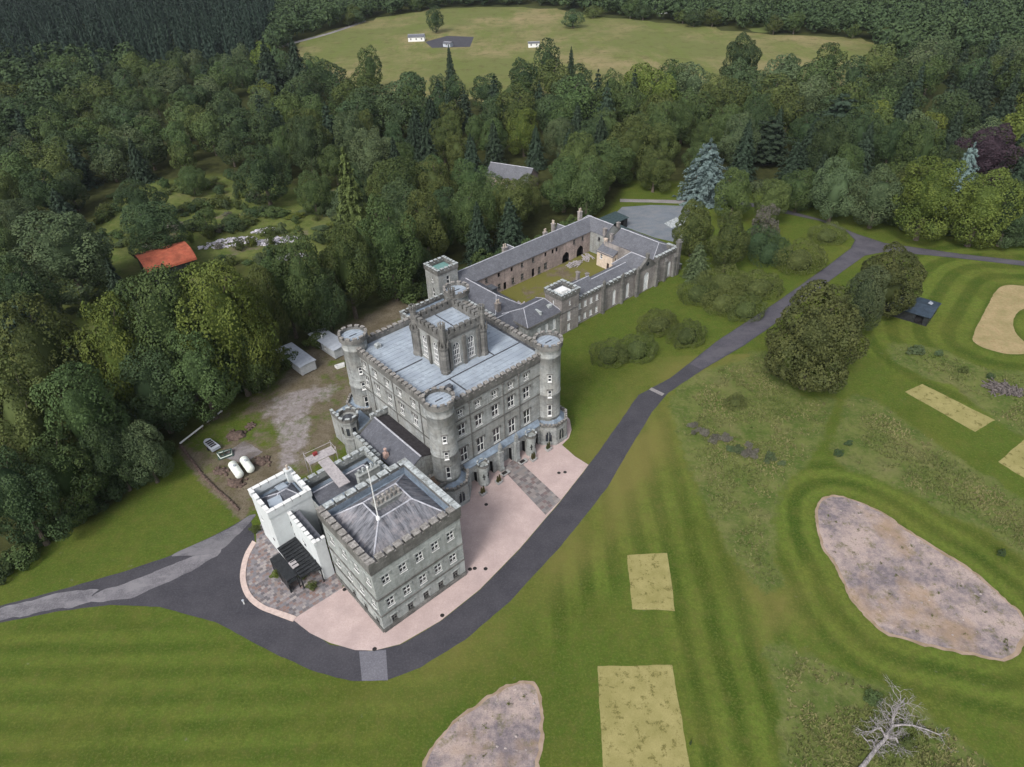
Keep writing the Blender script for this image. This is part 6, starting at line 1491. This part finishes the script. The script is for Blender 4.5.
# fill the wood: individual trees down to the far edge
KEEP = [ROAD, np.array(MEADOW), np.array([W2(a_, b_) for a_, b_ in ((-10, -5), (128, 35), (130, 75), (58, 76), (14, 50), (-12, 38))]), world([(600,196),(720,190),(720,250),(640,250),(600,215)]), world([(488,172),(540,177),(540,192),(488,190)]), world([(118,258),(215,246),(228,305),(118,305)])]
def zone(px, py):
    if py < 100: return ('far side of the wood', 'left' if px < 400 else 'middle' if px < 720 else 'right')
    return ('wood', 'left' if px < 300 else 'middle' if px < 690 else 'right')
ZN = {('far side of the wood', 'left'): 'at the far edge of the left hand wood', ('far side of the wood', 'middle'): 'at the far edge of the wood below the meadow', ('far side of the wood', 'right'): 'at the far edge of the right hand wood', ('wood', 'left'): 'in the wood around the clearing on the left', ('wood', 'middle'): 'in the wood behind the courtyard', ('wood', 'right'): 'in the wood above the drive on the right'}
CN = {'green': 'mid green', 'dark': 'dark green', 'yellow': 'yellowish green', 'olive': 'olive green', 'greygreen': 'grey green', 'needle': 'dark'}
HY = g(513, 163, 7.5)[1]; cand = []
for _ in range(60000):
    px, py = trng.uniform(-40, 1064), trng.uniform(52, 580)
    # uniform over the ground rather than over the picture
    x, y = trng.uniform(-330, 380), trng.uniform(80, 470); cand.append((x, y))
cx = np.array([c[0] for c in cand]); cyy = np.array([c[1] for c in cand])
ok = (sdf(cx, cyy, FOREST) < -3) & (sdf(cx, cyy, CLEAR) > 3)
for P in KEEP: ok &= sdf(cx, cyy, P) > 4
cand = [c for c, k in zip(cand, ok) if k]
nb_, nc_ = 0, 0
for x, y in cand:
    px, py = proj(x, y, 8)
    if px < -45 or px > 1069 or py > 600: continue
    dist = math.hypot(x, y); sep = 8.0 if dist < 240 else 9.8 if dist < 330 else 11.8
    if any((x-a_)**2+(y-b_)**2 < (sep if w_ > 0 else 0)**2*(.55+.45*min(1.4, w_/13)) for a_, b_, w_ in placed): continue
    r_ = trng.random(); zn = zone(px, py)
    tp = proj(x, y, 19)[1]; hw_ = 8*ppm(x, y, 10)
    if px+hw_ > 494 and px-hw_ < 533 and tp < 175 and y < HY-7: continue          # open ground in front of the woodland house
    if px+hw_ > 150 and px-hw_ < 330 and tp < 262 and proj(x, y, 0)[1] > 255 and py < 330: continue     # clearing stays open to the south
    cf = .2 if zn[1] == 'middle' and py < 140 else .07 if zn[1] != 'right' else .18
    if r_ < cf and nc_ < 80 and not (py < 92 and zn[1] == 'middle'):
        nc_ += 1; tree('conifer_tree', x, y, trng.uniform(15, 21), trng.uniform(11, 16), 'conifer' if dist < 300 else 'farc', 'needle', 'dark conifer '+ZN[zn], 'conifer', 'conifers '+ZN[zn])
    elif nb_ < 285:
        nb_ += 1; mat = trng.choices(['green', 'dark', 'olive', 'greygreen', 'yellow'], [5, 7, 3, 2, .9])[0]
        hh = trng.uniform(13, 22) if zn[1] != 'left' else trng.uniform(12, 19)
        tree(T, x, y, hh, hh*trng.uniform(.62, .95) if dist < 300 else hh*trng.uniform(.75, 1.05), 'broad' if dist < 290 else 'far', mat, CN[mat]+' broadleaf tree '+ZN[zn], 'tree', CN[mat]+' trees '+ZN[zn])
print('trees', len(placed), nb_, nc_)

MD = catmull(MEADOW, 3)
for i in range(0, len(MD), 1):
    x, y = MD[i]; px, py = proj(x, y, 0)
    if trng.random() < .55 and 295 < px < 900 and py < 60: tree(T, x+trng.uniform(-7, 7), y+trng.uniform(-3, 9), trng.uniform(8, 15), trng.uniform(9, 16), 'far', trng.choice(['dark', 'green', 'olive']), 'far tree along the top edge of the distant meadow', 'tree', 'trees along the top edge of the meadow')
# shrub mounds on the lawn
def shrub(px, yb, wpx, hm, mat, label, meshes=SHRUB, name='shrub_mound', cat='shrub', group=None, yw=.75):
    x, y = g(px, yb); wd = wpx/ppm(x, y); o = empty(name, (x, y, 0), trng.uniform(0, 6), label, cat, group)
    o.scale = (wd/15, wd*yw/15, hm/7.4 if meshes is SHRUB else hm/13.5); c = inst('foliage', trng.choice(meshes), o); c.material_slots[0].link = 'OBJECT'; c.material_slots[0].material = L[mat]
    o.rotation_euler.z = .3+trng.uniform(-.3, .3)
    st = MB(); st.tube((0, 0, -.2), (0, 0, 4), .5, .2, 6); st.tube((0, 0, 1), (2, 1, 4), .3, .1, 5); st.tube((0, 0, 1), (-2, -1, 4), .3, .1, 5)
    if 'st' not in WM: WM['st'] = st.mesh('stem', M['bark'])
    inst('stem', WM['st'], o); return o
GM = 'rhododendron mounds on the lawn beside the drive'
for px, yb, wpx, hm, mat, lab in (
 (608, 362, 40, 3.0, 'rhodo', 'left half of the twin shrub mound nearest the castle'), (636, 357, 44, 3.2, 'rhodo', 'right half of the twin shrub mound nearest the castle'),
 (658, 330, 44, 2.8, 'rhodo', 'upper left shrub mound of the pair second from the castle'), (686, 342, 42, 2.8, 'rhodo', 'lower right shrub mound of the pair second from the castle'),
 (698, 300, 44, 3.2, 'rhodo', 'long shrub mound at the foot of the small conifer'), (723, 310, 46, 3.2, 'rhodo', 'shrub mound in the middle of the group along the drive'), (744, 316, 44, 3, 'rhodo', 'shrub mound touching the drive in the middle of the group'),
 (722, 290, 50, 3.4, 'rhodo', 'shrub mound behind the middle group, left one'), (757, 294, 50, 3.4, 'rhodo', 'shrub mound behind the middle group, right one'),
 (768, 262, 46, 4.2, 'dark', 'darkest tall shrub mound below the mauve tree'), (798, 268, 54, 4.0, 'olive', 'large olive shrub mound near the top of the drive'), (757, 252, 40, 4.4, 'dark', 'dark shrub mound left of the mauve tree'),
 (826, 241, 38, 2.8, 'rhodo', 'oval shrub alone inside the bend of the drive'),
 (735, 405, 26, 1.1, 'olive', 'low grey green bush in the rough grass by the drive'),
 ): shrub(px, yb, wpx*1.0, hm*1.8, 'rhodo' if mat == 'olive' else mat, lab, group=GM)
shrub(276.5, 577, 11, 1.7, 'yellow', 'yellowish bush at the left end of the black porch', SMALL, 'garden_bush'); shrub(303, 578, 10, 1.6, 'rhodo', 'green bush at the right end of the black porch', SMALL, 'garden_bush'); shrub(313, 589, 11, 1.9, 'rhodo', 'bush on the flagstones nearest the white wing', SMALL, 'garden_bush')
shrub(256, 531, 12, 1.2, 'olive', 'brownish bush at the back corner of the white tower', SMALL, 'garden_bush')
# scrub in the clearing, along the wood edges and in the rough grass
SG = 'bushes scattered in the clearing'; n_ = 0; bl = []
while n_ < 150:
    x, y = trng.uniform(-215, 20), trng.uniform(150, 300)
    if not inside(x, y, CLEAR) or any(inside(x, y, P) for P in KEEP) or any(math.hypot(x-a_, y-b_) < 2.2 for a_, b_ in bl): continue
    bl.append((x, y)); n_ += 1; mat = trng.choices(['green', 'olive', 'dark', 'greygreen', 'yellow', 'purplegrey'], [4, 4, 3, 2, 2, .7])[0]; px, py = proj(x, y, 0)
    shrub(px, py, trng.choice([trng.uniform(2, 4), trng.uniform(3, 8)])*ppm(x, y), trng.uniform(1., 4.5), mat, {'purplegrey': 'greyish mauve'}.get(mat, CN.get(mat))+' bush scattered in the clearing around the red barn', SMALL, 'bush', 'bush', SG, yw=1)
edge = [(12,566),(35,545),(52,535),(78,522),(98,508),(118,496),(138,486),(156,472),(166,456),(248,392),(266,380),(2,578),(28,562),(290,366),(318,346)]
for px, py in edge:
    shrub(px, py, trng.uniform(18, 30), trng.uniform(2.2, 4.5), trng.choice(['dark', 'dark', 'green', 'olive']), 'dark bush along the edge of the wood beside the left lawn and yard', SMALL, 'edge_bush', 'bush', 'bushes along the wood edge on the left', yw=1)
for a_ in np.arange(60, 128, 3.6):
    b_ = 77.5+trng.uniform(-.8, 2.5); px, py = unproj(*W2(a_, b_))
    shrub(px, py, trng.uniform(5, 8)*ppm(*W2(a_, b_)), trng.uniform(3, 6.5), trng.choice(['dark', 'green', 'olive']), 'bush at the foot of the wood behind the courtyard range', SMALL, 'edge_bush', 'bush', 'bushes behind the courtyard range', yw=1)
for px in range(690, 1030, 17):
    py = np.interp(px, [690, 790, 860, 900, 960, 1030], [196, 206, 221, 231, 240, 250])-trng.uniform(3, 7)
    if 700 < px < 800: py -= 6
    shrub(px, py, trng.uniform(16, 28), trng.uniform(2, 4.5), trng.choice(['dark', 'olive', 'green', 'greygreen']), 'bush along the edge of the wood above the drive', SMALL, 'edge_bush', 'bush', 'bushes along the wood edge on the right', yw=1)
for px, py, n_, m_ in ((700, 432, 6, 'purplegrey'), (718, 441, 6, 'purplegrey'), (735, 450, 5, 'greygreen'), (752, 453, 7, 'purplegrey'), (770, 461, 5, 'greygreen')):
    for _ in range(n_): shrub(px+trng.gauss(0, 7), py+trng.gauss(0, 3), trng.uniform(5, 10), trng.uniform(.5, 1.1), m_, {'purplegrey': 'mauve heather bush', 'greygreen': 'grey green heather bush'}[m_]+' in the rough grass by the drive', SMALL, 'heath_bush', 'bush', 'heather bushes in the rough grass', yw=1)
for px, py, s_, m_, lab in ((838, 455, 14, 'dark', 'dark bush at the corner of the mown path'), (848, 445, 12, 'dark', 'smaller dark bush just above the corner of the mown path'), (1000, 555, 12, 'dark', 'dark tuft beside the mown ring at the right edge'), (963, 372, 14, 'olive', 'low olive bush in the strip below the straw patch'), (990, 378, 12, 'dark', 'low dark bush beside the log pile'), (872, 700, 26, 'green', 'dark green bush behind the dead tree'), (938, 355, 12, 'greygreen', 'pale bush in the rough strip'), (915, 352, 26, 'greygreen', 'flat pale green patch of plants right of the shed'), (690, 745, 3, 'dark', 'tiny tuft on the mown strip'), (905, 745, 26, 'olive', 'olive bush right of the dead tree')):
    shrub(px, py, s_*.8, 1.2 if s_ < 30 else 1.9, m_, lab, SMALL, 'heath_bush', 'bush')

# far woods that read as one mass
def mass(name, pts, fam, hw, mat):
    """one mesh of many trees, built from light copies of a crown"""
    Vs, Fs, Ts = [], [], []; off = 0
    for (x, y, h, wd, k) in pts:
        V, F_, T_ = fam[k % len(fam)]; a_ = trng.uniform(0, 6.28); c_, s_ = math.cos(a_), math.sin(a_)
        Q = np.stack([(V[:, 0]*c_-V[:, 1]*s_)*wd/16+x, (V[:, 0]*s_+V[:, 1]*c_)*wd/16+y, V[:, 2]*h/20], 1)
        Vs.append(Q); Fs.append(F_+off); Ts.append(np.clip(T_*.6+trng.uniform(0, .4), 0, 1)); off += len(V)
    V = np.vstack(Vs).astype(np.float32); F_ = np.vstack(Fs).astype(np.int32); T_ = np.concatenate(Ts)
    me = bpy.data.meshes.new(name); me.vertices.add(len(V)); me.vertices.foreach_set('co', V.ravel()); me.loops.add(F_.size); me.loops.foreach_set('vertex_index', F_.ravel())
    me.polygons.add(len(F_)); me.polygons.foreach_set('loop_start', np.arange(0, F_.size, 4, dtype=np.int32)); me.polygons.foreach_set('loop_total', np.full(len(F_), 4, np.int32)); me.update()
    at = me.attributes.new('tint', 'FLOAT', 'POINT'); at.data.foreach_set('value', T_.astype(np.float32)); me.materials.append(mat)
    o = bpy.data.objects.new(name, me); C.objects.link(o); o['kind'] = 'stuff'; return o
def raw(me):
    V = np.zeros(len(me.vertices)*3, np.float32); me.vertices.foreach_get('co', V); F_ = np.zeros(len(me.loops), np.int32); me.loops.foreach_get('vertex_index', F_)
    T_ = np.zeros(len(me.vertices), np.float32); me.attributes['tint'].data.foreach_get('value', T_); return V.reshape(-1, 3), F_.reshape(-1, 4), T_
LB = [raw(crown_mesh('tmp', 200+i, 8., 8.8, 10.6, 22, .36, 1000, .95)) for i in range(4)]; LC = [raw(conifer_mesh('tmp', 210+i, 20., 6.5, 9, 420, 1.05, power=.75)) for i in range(3)]
def scatter(poly, step, hr, wr, jit=.45, extra=None):
    P = np.array(poly); out = []; a0_, b0_ = P.min(0); a1_, b1_ = P.max(0); q = np.random.RandomState(8)
    gx, gy = np.meshgrid(np.arange(a0_, a1_, step), np.arange(b0_, b1_, step)); gx = gx.ravel()+q.uniform(-jit, jit, gx.size)*step; gy = gy.ravel()+q.uniform(-jit, jit, gy.size)*step
    m_ = sdf(gx, gy, P) < 0
    for P2 in [np.array(MEADOW)]: m_ &= sdf(gx, gy, P2) > 2
    for i, (x, y) in enumerate(zip(gx[m_], gy[m_])): out.append((x, y, q.uniform(*hr), q.uniform(*wr), i))
    return out
mass('conifer_plantation', scatter(world([(-110,94),(0,86),(130,80),(262,66),(262,50),(280,22),(262,-30),(-60,-45),(-130,0)]), 10.2, (19, 29), (8.5, 11)), LC, 1, L['plant'])
mass('distant_wood', scatter(world([(262,66),(300,40),(330,30),(362,20),(440,8),(520,6),(640,19),(740,30),(870,41),(885,62),(1024,66),(1160,70),(1160,30),(900,8),(640,-22),(262,-28),(280,20)]), 12.5, (11, 19), (12, 18)), LB, 1, L['dark'])
mass('side_wood', scatter([(-215, 60), (-215, 440), (-520, 620), (-520, 60)], 16, (13, 20), (14, 19))+scatter([(385, 190), (300, 330), (330, 470), (620, 470), (620, 190)], 16, (13, 20), (14, 19)), LB, 1, L['dark'])
mass('distant_conifers', scatter(world([(700,10),(870,14),(1150,40),(1150,-22),(900,-48),(600,-50),(250,-30),(500,-8)]), 12, (18, 27), (10, 13)), LC, 1, L['plant'])

# long grass and seed heads in the rough
def rough_grass():
    q = np.random.RandomState(4); Vs = []; n = 0; Ts = []
    for P, cnt in zip(ROUGH, (7000, 7000, 4000, 2400)):
        lo, hi = P.min(0), P.max(0); x = q.uniform(lo[0], hi[0], cnt*2); y = q.uniform(lo[1], hi[1], cnt*2); m_ = (sdf(x, y, P) < -q.uniform(.3, 5, len(x))) & (fbm(x, y, 6.) > .4); x, y = x[m_][:cnt], y[m_][:cnt]
        for k in range(3):
            a_ = q.uniform(0, 6.28, len(x)); w_ = q.uniform(.06, .18, len(x)); h = q.uniform(.1, .42, len(x)); lx = q.normal(size=len(x))*.2; ly = q.normal(size=len(x))*.2
            V = np.stack([np.stack([x-np.cos(a_)*w_, y-np.sin(a_)*w_, x*0], 1), np.stack([x+np.cos(a_)*w_, y+np.sin(a_)*w_, x*0], 1), np.stack([x+lx+np.cos(a_)*.03, y+ly, h], 1), np.stack([x+lx-np.cos(a_)*.03, y+ly, h], 1)], 1); Vs.append(V.reshape(-1, 3)); Ts.append(np.repeat(np.clip(fbm(x+77, y, 7.)*1.8-.4+q.uniform(-.2, .2, len(x)), 0, 1), 4))
    V = np.vstack(Vs).astype(np.float32); T_ = np.concatenate(Ts); nf_ = len(V)//4
    me = bpy.data.meshes.new('rough_grass'); me.vertices.add(len(V)); me.vertices.foreach_set('co', V.ravel()); me.loops.add(len(V)); me.loops.foreach_set('vertex_index', np.arange(len(V), dtype=np.int32)); me.polygons.add(nf_); me.polygons.foreach_set('loop_start', np.arange(0, len(V), 4, dtype=np.int32)); me.polygons.foreach_set('loop_total', np.full(nf_, 4, np.int32)); me.update()
    at = me.attributes.new('tint', 'FLOAT', 'POINT'); at.data.foreach_set('value', T_.astype(np.float32))
    t = NT('long grass'); a2 = t.n('ShaderNodeAttribute'); a2.attribute_name = 'tint'; me.materials.append(t.col(t.mix(a2.outputs['Fac'], (.075, .1, .025), (.16, .15, .065)))); t.b.inputs['Roughness'].default_value = .9
    o = bpy.data.objects.new('rough_grass', me); C.objects.link(o); o['kind'] = 'stuff'
rough_grass()

# stones and weeds lying in the bare bunkers
def debris():
    mb = MB(); q = np.random.RandomState(21)
    for P, n in ((BUNK_A, 70), (BUNK_B, 30)):
        lo, hi = P.min(0), P.max(0); x = q.uniform(lo[0], hi[0], n*4); y = q.uniform(lo[1], hi[1], n*4); m_ = (sdf(x, y, P) < -.6) & (y > 30)
        for i, (a_, b_) in enumerate(list(zip(x[m_], y[m_]))[:n]):
            r_ = abs(q.normal())*.1+.05
            if i % 3: mb.k = 0; blob(mb, a_, b_, .03, r_, r_*.8, r_*.6, i+7, 6)
            else:
                mb.k = 1
                for _ in range(26): u, rr, h = q.uniform(0, 6.28), abs(q.normal())*.3, q.uniform(.08, .3); X_, Y_ = a_+rr*math.cos(u), b_+rr*math.sin(u); mb.poly([(X_-.06, Y_, .02), (X_+.06, Y_+.03, .02), (X_+q.normal()*.1, Y_+q.normal()*.1, h)])
    o = mb.build('bunker_debris', [plain('pinkish stone', (.26, .23, .225), .95, .4, 2), plain('weeds', (.085, .095, .03), .9, .4, 2)]); o['kind'] = 'stuff'
debris()
